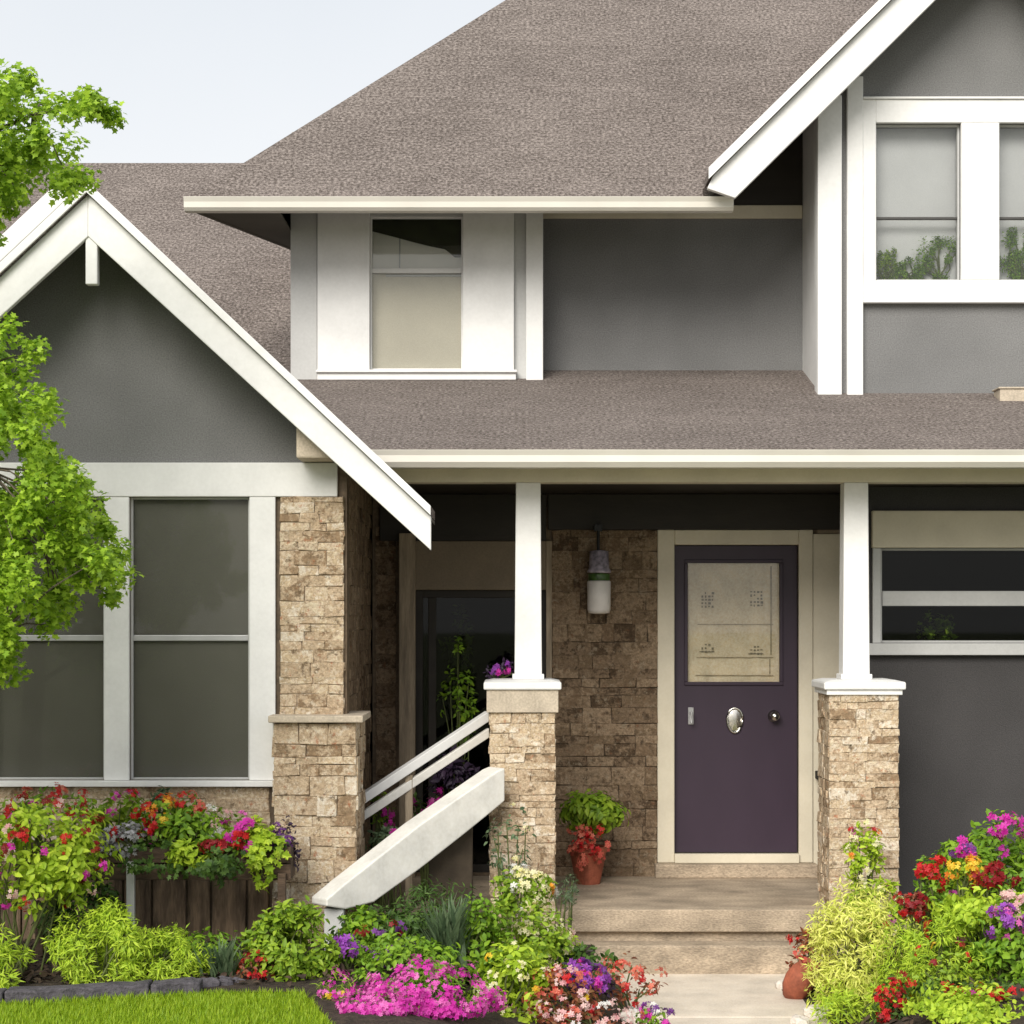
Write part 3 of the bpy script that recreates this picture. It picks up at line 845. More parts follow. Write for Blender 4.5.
B('side_panel', M['white'], H, (ux_(463), ux_(514), YL - .05, YL - .0005, uz(371, YL), mz(YL) - .12))
B('corner_board', M['white'], H, (ux_(526), bx1, YL - .045, YL - .0005, zlo, mz(YL) - .08))
B('window_sill', M['white'], H, (ux_(318), ux_(516), YL - .065, YL - .0005, uz(381, YL), uz(374, YL)), (ux_(317), ux_(517), YL - .085, YL - .0005, uz(374, YL) + .001, uz(371, YL) - .001))
w = window(hole[0], hole[1], hole[2], hole[3], YL, uz(270, YL), .012, 'glass', 'white', name='window', label='upper window with a beige blind and a tilted dark valance')
zmid = uz(270, YL)
m = MB(); m.box(hole[0] + .002, hole[1] - .002, YL + .065, YL + .072, hole[2] - .0, zmid + .005); m.build('blind', M['blind_beige'], w)
B('blind_bar', M['lightgrey'], w, (hole[0] + .1, hole[1] - .012, YL + .054, YL + .064, zmid - .035, zmid - .02))
m = MB(); m.box(hole[0] + .002, hole[1] - .002, YL + .080, YL + .086, zmid + .006, hole[3] - .002)
m.build('net_curtain', M['white_cloth'], w)  # white sheet standing in for a bright reflection in the upper pane
m = MB(); pts = [(372, 215), (372, 232), (392, 237), (410, 242), (430, 247), (445, 250), (455, 258), (464, 258), (464, 215)]
m.prism([(ux(a, YL + .1), uz(b, YL + .1)) for a, b in pts], YL + .068, YL + .076)
m.build('valance', M['curtain_green'], w)
B('glazing_bar', M['metal_grey'], w, (ux_(398.5), ux_(399.8), YL + .074, YL + .079, zmid, uz(236, YL)))
# recessed wall
rx_1 = 1.95; bl_ = ux(820, YB)
m = MB(); m.box(bx1 - .02, rx_1 + .05, YC, YC + .12, zlo, mz(YC) - .07); m.build('wall', M['siding'], H, label='recessed grey wall under the upper eave')
B('frieze_board', M['cream'], H, (bx1 + .002, bl_ - .003, YC - .03, YC - .0005, uz(219, YC), uz(206, YC)))
B('header_board', M['dark_wood'], H, (bx1 + .002, bl_ - .003, YC - .02, YC - .0005, uz(206, YC) + .002, mz(YC) - .09))  # dark board over the wall, standing in for the dark eave underside

# main roof
RX = 6.5
YRG = 17.6
hx = -2.032
m = MB()
top = [(hx, 13.0, mz(13.0)), (1.19, 13.0, mz(13.0)), (1.19, yvx(1.19), mz(yvx(1.19))), (1.97, yvx(1.97), mz(yvx(1.97))), (2 * _bc - 1.97, yvx(1.97), mz(yvx(1.97))), (2 * _bc - 1.19, yvx(1.19), mz(yvx(1.19))), (2 * _bc - 1.19, 13.0, mz(13.0)), (RX, 13.0, mz(13.0)), (RX, YRG, mz(YRG)), (hx + (YRG - 13), YRG, mz(YRG))]
m.slab(top, .06)
m.build('roof', M['shingle'], H, label='steep brown shingle slope of the main roof')
m = MB()
bk = (-1.50, 14.45, mz(13.0)); rk = (-1.50, 2 * YRG - 13, mz(13.0))
m.slab([(hx, 13.0, mz(13.0) - .004), (hx + (YRG - 13), YRG, mz(YRG) - .004), bk], .05)
m.slab([bk, (hx + (YRG - 13), YRG, mz(YRG) - .004), rk], .05)
m.slab([(hx + (YRG - 13), YRG, mz(YRG) - .003), (RX, YRG, mz(YRG) - .003), (RX, 2 * YRG - 13, mz(13)), rk], .05)
m.build('roof', M['shingle_side'], H, label='side and rear slopes of the main roof')
# fascia and gutter of the main eave
m = MB(); ze0, ze1 = uz(212, 13.0), uz(198.5, 13.0)
prof = [(12.93, ze1), (12.945, ze1 - .03), (12.95, ze0 + .02), (12.97, ze0), (13.04, ze0), (13.04, ze1)]
m.add([(hx, y, z) for y, z in prof] + [(1.372, y, z) for y, z in prof], [tuple(range(n_)), tuple(range(2 * n_ - 1, n_ - 1, -1))] + [((i + 1) % n_, i, i + n_, (i + 1) % n_ + n_) for i in range(n_)])
m.build('gutter', M['gutter'], H, bevel=.003)
m = MB()
a0, a1 = Vector((hx + .05, 13.045, 0)), Vector((-1.49, 14.45, 0))
d = (a1 - a0).normalized(); nn_ = Vector((d.y, -d.x, 0)) * .03
m.hexa([(a0.x, a0.y, ze0 + .005), (a1.x, a1.y, ze0 + .005), (a1.x + nn_.x, a1.y + nn_.y, ze0 + .005), (a0.x + nn_.x, a0.y + nn_.y, ze0 + .005)] + [(p.x, p.y, ze1 - .01) for p in (a0, a1, a1 + nn_, a0 + nn_)])
m.build('fascia', M['soffit'], H)
m = MB(); m.slab([(hx + .07, 13.045, ze0 + .02), (bx0 + .0, 13.045, ze0 + .02), (bx0 + .0, 14.45, ze0 + .02), (-1.49, 14.45, ze0 + .02)], .012)
m.build('soffit', M['soffit'], H)

m = MB(); m.slab([(x_, y_, mz(y_) - .062) for x_, y_ in ((-1.42, 13.05), (1.18, 13.05), (1.93, yvx(1.93) + .01), (1.93, 13.99), (-1.42, 13.69))], .014)
m.build('soffit', M['soffit'], H)

B('wall', M['siding'], H, (3.88, RX - .31, YC, YC + .12, zlo, mz(YC) - .07))
B('gutter', M['gutter'], H, (4.50, RX, 12.93, 13.04, ze0, ze1))
m = MB(); xg = RX - .36
m.add([(x_, y_, z_) for x_ in (xg, xg + .05) for y_, z_ in ((13.9, 4.49), (21.3, 4.49), (21.3, mz(13.9) - .08), (YRG, mz(YRG) - .08), (13.9, mz(13.9) - .08))], [(0, 1, 2, 3, 4), (9, 8, 7, 6, 5)] + [(i, (i + 1) % 5, (i + 1) % 5 + 5, i + 5) for i in range(5)])
m.build('wall', M['siding'], H)
# rear wing roof at the left
YWR = 17.0; zwr = uz(163, YWR); wsl = .70
wzf = lambda y: zwr - wsl * abs(y - YWR)
for a, b in ((13.4, YWR), (YWR, 20.6)):
    m = MB(); m.slab([(-6.2, a, wzf(a)), (.2, a, wzf(a)), (.2, b, wzf(b)), (-6.2, b, wzf(b))], .07)
    m.build('roof', M['shingle'], H, label='brown shingle roof of the rear wing')
m = MB(); m.prism([(-6.0, 0), (-4.0, 0), (-4.0, 3.35), (-6.0, 3.35)], 13.9, 14.0); m.build('wall', M['siding'], H)
for b_ in ((-6.0, -5.9, 14.0, 20, 0, 3.4), (-6, RX - .3, 21.9, 22.0, 0, 4.5), (RX - .4, RX - .3, 14.121, 21.899, 0, 4.488)): B('wall', M['siding'], H, b_)

# right bay with its gable
bl, br = ux(820, YB), 2 * ux(979, YB) - ux(820, YB)
bcx = (bl + br) / 2
YK = 12.8
kx0, kz0 = ux(713, YK), uz(172, YK)
kz1 = uz(0, YK); ksl = (kz1 - kz0) / (ux(888, YK) - kx0)
bz = lambda x: kz0 + ksl * ((x if x <= bcx else 2 * bcx - x) - kx0)
bxs = lambda p: ux(p, YB)
zb = lambda p: uz(p, YB)
w1 = (bxs(875), bxs(960), zb(281), zb(124)); w2 = (bxs(998), bxs(1083), zb(281), zb(124))
m = MB(); holed_wall(m, bl, br, 3.2, zb(100), [w1, w2], YB, YB + .12)
m.prism([(bl, zb(100)), (br, zb(100)), (br, bz(br) - .12), (bcx, bz(bcx) - .12), (bl, bz(bl) - .12)], YB, YB + .12)
m.build('wall', M['siding'], H, label='grey front of the upper right gable bay')
B('wall', M['white'], H, (bl + .001, bl + .1, YB + .12, 16, 3.2, bz(bl) - .13)); B('wall', M['white'], H, (br - .1, br - .001, YB + .12, 16, 3.2, bz(br) - .13))
B('corner_board', M['white'], H, (bl - .02, bxs(841), YB - .04, YB - .0005, 3.2, bz(bl) - .14), (bl - .02, bl - .0005, YB - .001, YB + .10, 3.2, bz(bl) - .14), bevel=.005)
B('trim_board', M['white'], H, (bxs(846), bxs(862), YB - .05, YB - .0005, 3.2, zb(78)), bevel=.005)
B('corner_board', M['white'], H, (br - .13, br + .02, YB - .04, YB - .0005, 3.2, bz(br) - .14), bevel=.005)
B('window_surround', M['white'], H,
  (bxs(862), w1[0], YB - .04, YB - .0005, zb(302), zb(101)), (w1[1], w2[0], YB - .04, YB - .0005, zb(281), zb(124)), (w2[1], bxs(1096), YB - .04, YB - .0005, zb(302), zb(101)),
  (w1[0], w2[1], YB - .04, YB - .0005, zb(124), zb(101)), (w1[0], w2[1], YB - .04, YB - .0005, zb(302), zb(281)), bevel=.004)
B('window_sill', M['white'], H, (bxs(862), bxs(1096), YB - .06, YB - .0005, zb(304), zb(302) - .001))
B('head_trim', M['white'], H, (bxs(862), bxs(1096), YB - .055, YB - .0005, zb(101) + .001, zb(98.5)))
for (a, b, c, d), lab in ((w1, 'upper right window with grey shade and plants at the sill'), (w2, 'rightmost upper window cut by the picture edge')):
    w = window(a, b, c, d, YB, zb(217.5), .012, 'glass', 'rail_dark', name='window', label=lab)
    m = MB(); m.box(a - .08, b + .08, YB + .135, YB + .142, c - .1, d + .1); m.build('shade', M['blind_grey'], w)  # shade tone also stands in for sky reflected in the glass
    m = MB(); m.box(a - .08, b + .08, YB + .121, YB + .134, c - .11, c - .10 + .02); m.build('inner_sill', M['white'], w)
# bay roof
for s_, xf in ((1, kx0), (-1, 2 * bcx - kx0)):
    m = MB(); ya, yv = YK - .03, 13.0 + (bz(bcx) - ZE) / .92 + .1
    m.slab([(bcx, ya, bz(bcx) + .03), (xf - s_ * .03, ya, kz0 - .03 * ksl + .03), (xf - s_ * .03, 13.06, kz0 - .03 * ksl + .03), (bcx, yv, bz(bcx) + .03)], .05)
    m.build('roof', M['shingle_side'], H, label='slope of the upper right gable roof')
    vt2 = .262
    m = MB(); m.prism([(bcx, bz(bcx) - .022), (bcx, bz(bcx) - vt2 - .02), (xf + s_ * .135, kz0 - .262 + .135 * ksl - .03), (xf - s_ * .035, kz0 - .10), (xf, kz0 - .022)], YK, YK + .05)
    m.build('rake_board', M['white'], H, bevel=.005)
    m = MB(); m.prism([(bcx, bz(bcx) + .05), (bcx, bz(bcx) - .02), (xf - s_ * .03, kz0 - .05), (xf - s_ * .03, kz0 + .02)], YK - .045, YK - .031)
    m.build('drip_edge', M['white'], H)
    m = MB(); m.slab([(bcx - s_ * .02, YK + .055, bz(bcx) - .068), (xf + s_ * .0, YK + .055, kz0 - .064), (xf + s_ * .0, 13.04, kz0 - .064), (xf + s_ * .70, 13.02 + (kz0 + .7 * ksl - ZE - .035) / .92, kz0 + .70 * ksl - .0645), (xf + s_ * .70, 13.19, kz0 + .70 * ksl - .0645), (bcx - s_ * .02, 13.19, bz(bcx) - .068)], .02)
    m.build('soffit', M['soffit'], H)

# ================================================================== porch steps, rails
st = thing('porch_steps', 'weathered tan concrete steps rising from the path to the porch', 'steps', (1.03, 11.7, 0))
B('step', M['step'], st, (.30, 1.76, 11.76, YP - .051, .0, .19), bevel=.012)
B('step', M['step'], st, (.30, 1.74, YP - .10, YP - .081, .245, ZFL + .002), bevel=.006)

# broad white sloping cap of the stair cheek, on a stone stub
rl = thing('stair_balustrade', 'broad white sloping cap board rising from the grey stub to the left stone pier', 'railing', (-.6, 11.4, .2))
A0 = Vector(at(319, 897, 10.98)); A1 = Vector(at(503, 766, 11.80))
d = (A1 - A0); hd = Vector((d.x, d.y, 0)).normalized(); sd = Vector((-hd.y, hd.x, 0)) * .07
m = MB()
stn = []
for px, t_, b_ in ((319, 898, 905), (338, 882, 908), (366, 860, 901), (412, 824, 868), (458, 792, 832), (490, 770, 806), (497, 767, 800)):
    Yq = 10.98 + .82 * (px - 319) / 184
    lo, hi = Vector(at(px, b_, Yq)), Vector(at(px, t_, Yq))
    stn.append([lo - sd, lo + sd, hi + sd, hi - sd])
vs = [p for s_ in stn for p in s_]; fs = [(3, 2, 1, 0), tuple(len(vs) - 4 + i for i in range(4))]
for i in range(len(stn) - 1):
    for k in range(4): fs.append((i * 4 + k, i * 4 + (k + 1) % 4, (i + 1) * 4 + (k + 1) % 4, (i + 1) * 4 + k))
m.add(vs, fs); m.build('cap_board', M['cap_white'], rl, bevel=.008)
p = A0 + d * .07; p.z -= .02
m = MB(); m.box(p.x - .045, p.x + .06, p.y - .02, p.y + .09, path_rise(p.x, p.y) - .02, p.z - .09); m.build('stub_post', M['lightgrey'], rl, bevel=.008)
p = A0 + d * .72
m = MB(); m.hexa([(p.x - .14, p.y - .02, .1), (p.x + .1, p.y + .1, .1), (p.x + .1, p.y + .2, .1), (p.x - .14, p.y + .08, .1), (p.x - .14, p.y - .02, p.z - .24), (p.x + .1, p.y + .1, p.z - .06), (p.x + .1, p.y + .2, p.z - .06), (p.x - .14, p.y + .08, p.z - .24)])
m.build('cheek_wall', M['mortar_dark'], rl, bevel=.008)

rr = thing('handrail', 'thin weathered double handrail behind the broad white cap board', 'railing', (-.5, 12.2, .37))
def rail(p0, p1, w_, h_, name, mat, par):
    p0, p1 = Vector(p0), Vector(p1); d = p1 - p0
    s_ = Vector((-d.y, d.x, 0)).normalized() * w_
    vs = []
    for p in (p0, p1): vs += [p - s_ - Vector((0, 0, h_)), p + s_ - Vector((0, 0, h_)), p + s_, p - s_]
    m = MB(); m.add(vs, [(3, 2, 1, 0), (4, 5, 6, 7), (0, 1, 5, 4), (1, 2, 6, 5), (2, 3, 7, 6), (3, 0, 4, 7)])
    return m.build(name, mat, par, bevel=.004)
rail(at(352, 800, 11.85), at(487, 711, 12.2), .03, .06, 'top_rail', M['white'], rr)
rail(at(352, 818, 11.85), at(488, 728, 12.2), .018, .055, 'lower_rail', M['cap_white'], rr)
for px, py0, Yq in ((409, 775, 12.0),):
    a = at(px, py0, Yq)
    m = MB(); m.box(a[0] - .022, a[0] + .022, a[1] - .018, a[1] + .018, path_rise(a[0], a[1]) if Yq < 11.95 else ZFL - .3, a[2]); m.build('baluster', M['post_wood'], rr, bevel=.004)

# ================================================================== porch things
x, y, _ = at(599, 560, 13.36)
lamp = thing('porch_lantern', 'pale frosted lantern on a short dark rod against the stone beside the front door', 'lantern', (x, y, 2.3))
zt, zb_, = uz(550, y), uz(614, y)
m = MB(); m.tube([(x - .005, y, uz(528, y) + .01), (x - .005, y, zt)], .010, 8); m.box(x - .03, x + .02, y - .02, YD - .052, uz(528, y) - .02, uz(528, y) + .02); m.build('rod', M['black_metal'], lamp)
hl = zt - zb_
m = MB(); m.lathe((x, y, zb_), [(.02, 0), (.066, .006), (.074, .03), (.076, hl * .5), (.07, hl * .52)], 24); m.build('lamp_shade', M['frosted'], lamp, smooth=True)
m = MB(); m.lathe((x, y, zb_ + hl * .52), [(.068, 0), (.07, .008), (.07, hl * .10), (.068, hl * .11)], 24); m.build('glass_band', M['lamp_green'], lamp, smooth=True)
m = MB(); m.lathe((x, y, zb_ + hl * .64), [(.074, 0), (.078, .01), (.074, .02), (.066, .03), (.06, hl * .34), (.02, hl * .36)], 24); m.build('lamp_cap', M['lamp_violet'], lamp, smooth=True)
x0, _, z0 = at(1000, 391, 12.95); x1, _, z1 = at(1030, 381, 12.95)
m = MB(); zr = pz(13.05)
m.box(x0, x1 + .08, 12.95, 13.12, pz(12.95) - .03, pz(12.95) + .075); m.box(x0 - .01, x1 + .09, 12.94, 13.13, pz(12.95) + .075, pz(12.95) + .087)
tag(m.build('roof_vent', M['cap'], None, .005), 'small beige vent box on the porch roof below the right bay', 'roof vent')

# ================================================================== PLANTS
def ell(n, c, r, shell=.5, zmin=-1.0):
    """points in an ellipsoid, thicker towards its skin"""
    d = unit(rng.normal(size=(n, 3)))
    k = rng.uniform(shell, 1, n) ** .6
    p = d * k[:, None]
    p[:, 2] = np.maximum(p[:, 2], zmin + .1 * rng.random(n))
    return np.array(c) + p * np.array(r), d


def plant(name, label, cat, box, Y, leaf, n, size, tmpl=OVAL, flowers=(), clumps=14, spread=.34, stem=True, group=None, lean=.7, base=None, deep=.85, up=.5, ragged=.25):
    """a plant filling a box of the photograph at distance Y: stems, foliage in clumps, flower heads"""
    x0, y0, x1, y1 = box
    ax, _, az = at(x0, y1, Y); bx, _, bz_ = at(x1, y0, Y)
    cx_, cz_ = (ax + bx) / 2, (az + bz_) / 2
    rx, rz = (bx - ax) / 2, (bz_ - az) / 2
    ry = min(rx * deep, .45)
    ground_z = path_rise(cx_, Y) if base is None else base
    t = thing(name, label, cat, (cx_, Y, ground_z), group)
    c = np.array((cx_, Y, cz_))
    r = np.array((rx, ry, rz)) * 1.06
    cc, cd = ell(clumps, c, r * (1 - spread * .6), .5)
    cs = rng.uniform(.7, 1.25, clumps) * (1 + ragged * rng.normal(size=clumps) * .5)
    if stem:
        m = MB()
        for i in range(min(clumps, 16)):
            a = Vector((cx_ + rng.normal() * rx * .18, Y + rng.normal() * ry * .18, ground_z))
            b = Vector(cc[i]); mid = a.lerp(b, .5) + Vector((rng.normal() * .02, rng.normal() * .02, abs(b.z - a.z) * .12))
            m.tube([a, mid, b], [.006, .005, .003], 5)
        m.build('stem', M['stem'], t, fix=False)
    k = rng.integers(0, clumps, n)
    off = rng.normal(size=(n, 3)); off = unit(off) * rng.uniform(.35, 1, n)[:, None] ** .7
    pos = cc[k] + off * r * spread * cs[k][:, None] * (1 + .25 * (rng.random(n) < .12))[:, None]
    pos[:, 2] = np.maximum(pos[:, 2], ground_z + .01 + .03 * rng.random(n)) if base is None else pos[:, 2]
    nr = unit(off * .8 + cd[k] * .5 + rng.normal(size=(n, 3)) * .55 + np.array((0, -.15, up)))
    al = unit(off + np.array((0, -.2, .25)) + .3 * cd[k]) if lean else None
    scatter('foliage', M['l_' + leaf], t, tmpl, pos, nr, size, along=al)
    for colour, nh, nb, hr, bs in flowers:
        nb = max(nb, 8)
        # heads sit on the skin of the plant that faces the street and the sky
        d = unit(rng.normal(size=(nh * 6, 3)) + np.array((0, -.7, .45)))
        d = d[(d[:, 1] < .25)][:nh]
        hp = c + d * r * rng.uniform(.72, 1.02, len(d))[:, None]
        hp[:, 2] = np.maximum(hp[:, 2], ground_z + .04)
        if nh <= 24:
            for q_, dq in zip(hp, d):
                o_ = unit(rng.normal(size=(nb, 3)) + dq * .9)
                scatter('flower_head', M['p_' + colour], t, BLOOM, q_ + o_ * hr * rng.uniform(.5, 1, nb)[:, None], o_ + dq * .5 + rng.normal(size=(nb, 3)) * .25, bs)
        else:
            kk = rng.integers(0, len(d), nh * nb)
            o_ = unit(rng.normal(size=(nh * nb, 3)) + d[kk] * .9)
            scatter('blossom', M['p_' + colour], t, BLOOM, hp[kk] + o_ * hr * rng.uniform(.3, 1, nh * nb)[:, None], o_ + d[kk] + rng.normal(size=(nh * nb, 3)) * .3, bs, kind='stuff')
    return t


def spiky(name, label, cat, px, py, Y, h, n, leaf, w=.5, spread=.6):
    """a tuft of long arching blades"""
    x, _, z = at(px, py, Y)
    t = thing(name, label, cat, (x, Y, z))
    pos = np.array((x, Y, z)) + rng.normal(size=(n, 3)) * np.array((.035, .03, .004))
    a = rng.uniform(0, 2 * math.pi, n); k = rng.uniform(.1, spread, n)
    al = np.stack([np.cos(a) * k, np.sin(a) * k, np.ones(n)], 1)
    nr = np.stack([-np.cos(a), -np.sin(a), k], 1)
    scatter('foliage', M['l_' + leaf], t, BLADE, pos, nr, h, along=al * 4)
    return t


# ---- the planter under the front window
pl = thing('window_planter', 'long weathered wooden planter on pale legs below the front window', 'planter', (ux(190, 10.95), 10.95, .25))
pa, pb = ux(20, 10.95), ux(293, 10.95)
zt_, zb_ = uz(846, 10.85), uz(880, 10.85)
m = MB(); t_ = .022
for j_ in range(2):
    z_a = zb_ + (zt_ - zb_) * j_ / 2; z_b = zb_ + (zt_ - zb_) * (j_ + 1) / 2 - .006
    m.box(pa, pb, 10.84 + .003 * j_, 10.84 + t_, z_a, z_b)
m.box(pa, pb, 11.06, 11.08, zb_, zt_); m.box(pa, pa + t_, 10.863, 11.059, zb_, zt_ - .002); m.box(pb - t_, pb, 10.863, 11.059, zb_, zt_ - .002)
m.build('trough', M['planter_wood'], pl, bevel=.004)
B('earth', M['soil'], pl, (pa + .025, pb - .025, 10.864, 11.058, zb_ + .01, zt_ - .02), bevel=0)
for px in (131, 282, 40):
    x = ux(px, 10.83)
    B('leg', M['planter_wood'] if px != 131 else M['lightgrey'], pl, (x - .02, x + .022, 10.80, 10.838, .2, zb_ + (.10 if px == 131 else .04)), bevel=.004)
PB = zt_ - .03
P = plant
P('geranium', 'clump of red and pink geraniums in the planter above its pale leg', 'flowers', (86, 790, 150, 842), 10.95, 'fresh', 420, .042, flowers=(('red', 7, 12, .035, .03), ('pink', 4, 9, .03, .028), ('magenta', 4, 8, .03, .028)), base=PB)
P('dusty_miller', 'silver grey foliage with one magenta bloom spilling over the planter edge', 'plant', (97, 822, 152, 858), 10.86, 'silver', 420, .03, LOBED, flowers=(('magenta', 2, 7, .025, .03),), base=PB)
P('marigold', 'orange and yellow marigolds mixed with red in the planter', 'flowers', (134, 798, 186, 842), 10.93, 'mid', 350, .036, flowers=(('yellow', 5, 14, .034, .028), ('orange', 7, 12, .034, .028), ('red', 7, 12, .034, .028)), base=PB)
P('coleus', 'mid green bushy plant with lime centre in the middle of the planter', 'plant', (158, 806, 228, 872), 10.90, 'mid', 800, .045, base=PB, clumps=12)
P('coleus', 'lime tuft hanging in front of the green bushy planter plant', 'plant', (172, 832, 208, 870), 10.80, 'lime', 260, .04, base=PB, clumps=6)
P('geranium', 'coral red geranium heads standing behind the planter greenery', 'flowers', (168, 794, 208, 826), 11.02, 'mid', 200, .035, flowers=(('coral', 6, 14, .036, .028), ('red', 3, 10, .03, .028)), base=PB)
P('petunia', 'white petunias at the middle of the planter', 'flowers', (202, 806, 232, 846), 10.92, 'fresh', 220, .03, flowers=(('white', 6, 8, .03, .036), ('palepink', 3, 6, .03, .03)), base=PB)
P('geranium', 'large dark red geranium hanging below the planter edge', 'flowers', (202, 842, 240, 884), 10.80, 'dark', 160, .035, flowers=(('darkred', 14, 16, .034, .028), ('red', 4, 9, .03, .026)), base=PB)
P('petunia', 'magenta petunias above dark red blooms near the right planter end', 'flowers', (220, 812, 264, 868), 10.88, 'mid', 260, .032, flowers=(('magenta', 9, 9, .034, .038), ('red', 5, 10, .03, .03), ('pink', 4, 7, .03, .034)), base=PB)
P('sweet_potato_vine', 'bright lime vine trailing over the right end of the planter', 'plant', (240, 818, 284, 884), 10.82, 'lime', 420, .046, LOBED, base=PB, clumps=9)
P('lobelia', 'dark violet trailing plant at the right corner of the planter', 'flowers', (266, 822, 300, 880), 10.95, 'purple', 420, .026, flowers=(('violet', 8, 12, .03, .024), ('palepink', 1, 6, .02, .024)), base=PB)
P('upright_herb', 'pale green upright stem leaning on the stone under the window sill', 'plant', (153, 784, 172, 822), 11.05, 'blue', 130, .035, base=PB, clumps=5)

# ---- big flowering mass at the far left
P('flowering_shrub', 'tall lime leaved shrub full of red and pink flowers at the left edge', 'shrub', (-70, 798, 108, 912), 10.35, 'lime', 3300, .042, OVAL, clumps=40, spread=.25,
  flowers=(('red', 20, 11, .032, .028), ('magenta', 14, 9, .03, .028), ('darkred', 18, 11, .032, .028), ('palepink', 12, 9, .03, .026)))
P('geranium', 'red geraniums topping the flowering shrub under the left window', 'flowers', (-4, 790, 100, 822), 10.7, 'mid', 300, .035, flowers=(('red', 10, 12, .034, .028), ('coral', 5, 10, .03, .028), ('white', 4, 9, .03, .026)), base=.6)
# ---- low shrubs of the left bed
P('golden_shrub', 'largest feathery lime shrub behind the slate edging left of the planter leg', 'shrub', (46, 904, 158, 1006), 10.12, 'lime', 6000, .04, LANCE, clumps=34, spread=.26)
P('golden_shrub', 'low lime shrub sloping right beneath the pale planter leg', 'shrub', (120, 926, 204, 998), 10.2, 'lime', 3000, .036, LANCE, clumps=20, spread=.28)
P('golden_shrub', 'lime shrub cut by the left picture edge beside the edging', 'shrub', (-40, 934, 38, 1008), 9.95, 'lime', 2600, .042, LANCE, clumps=18, spread=.3)
P('boxwood', 'dark green bush in the shade under the left planter', 'shrub', (40, 876, 128, 960), 10.75, 'dark', 1500, .036, clumps=20)
P('alyssum', 'low patch of white and purple alyssum against the planks', 'flowers', (146, 948, 216, 980), 10.6, 'blue', 420, .025, flowers=(('white', 14, 9, .03, .02), ('purple', 7, 9, .025, .022), ('yellow', 3, 6, .02, .02)))
spiky('iris_tuft', 'dark blue green tuft of blades between alyssum and the red plant', 'plant', 221, 985, 10.25, .20, 130, 'blue')
P('groundcover_plant', 'low dark green clump beside the blue green tuft', 'plant', (196, 950, 246, 990), 10.35, 'mid', 420, .03, clumps=9)
P('salvia', 'small red salvia at the foot of the round green shrub', 'flowers', (240, 948, 276, 994), 10.22, 'rust', 260, .03, flowers=(('red', 8, 9, .026, .022), ('darkred', 6, 8, .024, .022)))
P('round_shrub', 'rounded bright green shrub in front of the stone base', 'shrub', (246, 898, 338, 996), 10.3, 'fresh', 3200, .040, OVAL, clumps=32, spread=.27, ragged=.5)

# ---- bed between lawn and path
P('fern', 'dark green foliage in the shade below the white cap board', 'plant', (372, 880, 486, 968), 11.0, 'dark', 1500, .045, LANCE, clumps=22)
P('fern', 'mid green leafy clump below the lower end of the cap board', 'plant', (340, 900, 400, 960), 10.72, 'mid', 520, .045, clumps=10)
spiky('lily_tuft', 'upright blue green blades behind the pink phlox', 'plant', 447, 966, 10.45, .30, 150, 'blue', spread=.45)
P('leafy_perennial', 'mid green leafy plant right of the upright blades', 'plant', (440, 900, 512, 985), 10.6, 'mid', 1100, .042, clumps=16)
P('petunia', 'single big purple petunia near the grey stub post', 'flowers', (332, 934, 362, 962), 10.4, 'mid', 120, .035, flowers=(('purple', 4, 9, .036, .055),))
P('petunia', 'violet and dark red blooms behind the purple petunia', 'flowers', (350, 922, 412, 975), 10.55, 'mid', 330, .036, flowers=(('violet', 7, 8, .034, .036), ('darkred', 4, 8, .03, .032), ('purple', 3, 7, .03, .036)))
P('phlox', 'wide mound of bright magenta pink phlox at the bottom edge', 'flowers', (350, 966, 506, 1062), 9.75, 'mid', 1500, .03, LANCE, clumps=26, flowers=(('pink', 60, 14, .045, .026), ('magenta', 80, 14, .045, .026)))
P('phlox', 'thin pink flowers on grassy stems at the corner of the lawn', 'flowers', (318, 970, 362, 1040), 9.72, 'fresh', 500, .045, BLADE, clumps=12, flowers=(('pink', 9, 7, .03, .024), ('magenta', 6, 7, .03, .024), ('yellow', 2, 5, .02, .024)))
P('climber', 'sparse climbing stems with small leaves on the left stone pier', 'climber', (486, 806, 534, 884), 11.66, 'blue', 130, .035, clumps=12, flowers=(('cream', 3, 5, .02, .024),))
P('hydrangea', 'cream and white flowers in front of the left stone pier', 'flowers', (492, 866, 556, 918), 11.15, 'fresh', 560, .038, flowers=(('cream', 16, 10, .036, .03), ('white', 7, 9, .03, .03), ('orange', 2, 6, .02, .026)))
P('hydrangea', 'pale yellow flowering clump beside the left end of the lower step', 'flowers', (504, 918, 578, 976), 10.9, 'lime', 700, .038, flowers=(('cream', 22, 10, .036, .03), ('palepink', 4, 7, .03, .026)))
P('golden_shrub', 'yellow green leafy plant between phlox and violet petunias', 'shrub', (466, 944, 556, 1032), 10.15, 'lime', 1500, .042, clumps=20, flowers=(('cream', 12, 8, .032, .026), ('yellow', 4, 6, .024, .026)))
P('boxwood', 'dark green leaves beside the dark glazed pot near the steps', 'shrub', (560, 940, 622, 985), 10.85, 'dark', 420, .042, clumps=9)
P('petunia', 'violet petunias with dark throats left of the path', 'flowers', (550, 962, 612, 1008), 10.35, 'purple', 300, .034, flowers=(('violet', 12, 8, .034, .04), ('purple', 9, 7, .034, .045), ('magenta', 5, 7, .03, .034)))
P('begonia', 'coral red begonias spilling at the left of the path', 'flowers', (528, 966, 600, 1030), 10.12, 'rust', 400, .032, flowers=(('coral', 16, 9, .034, .028), ('red', 7, 9, .03, .028), ('yellow', 3, 6, .024, .026), ('palepink', 9, 8, .034, .028)))
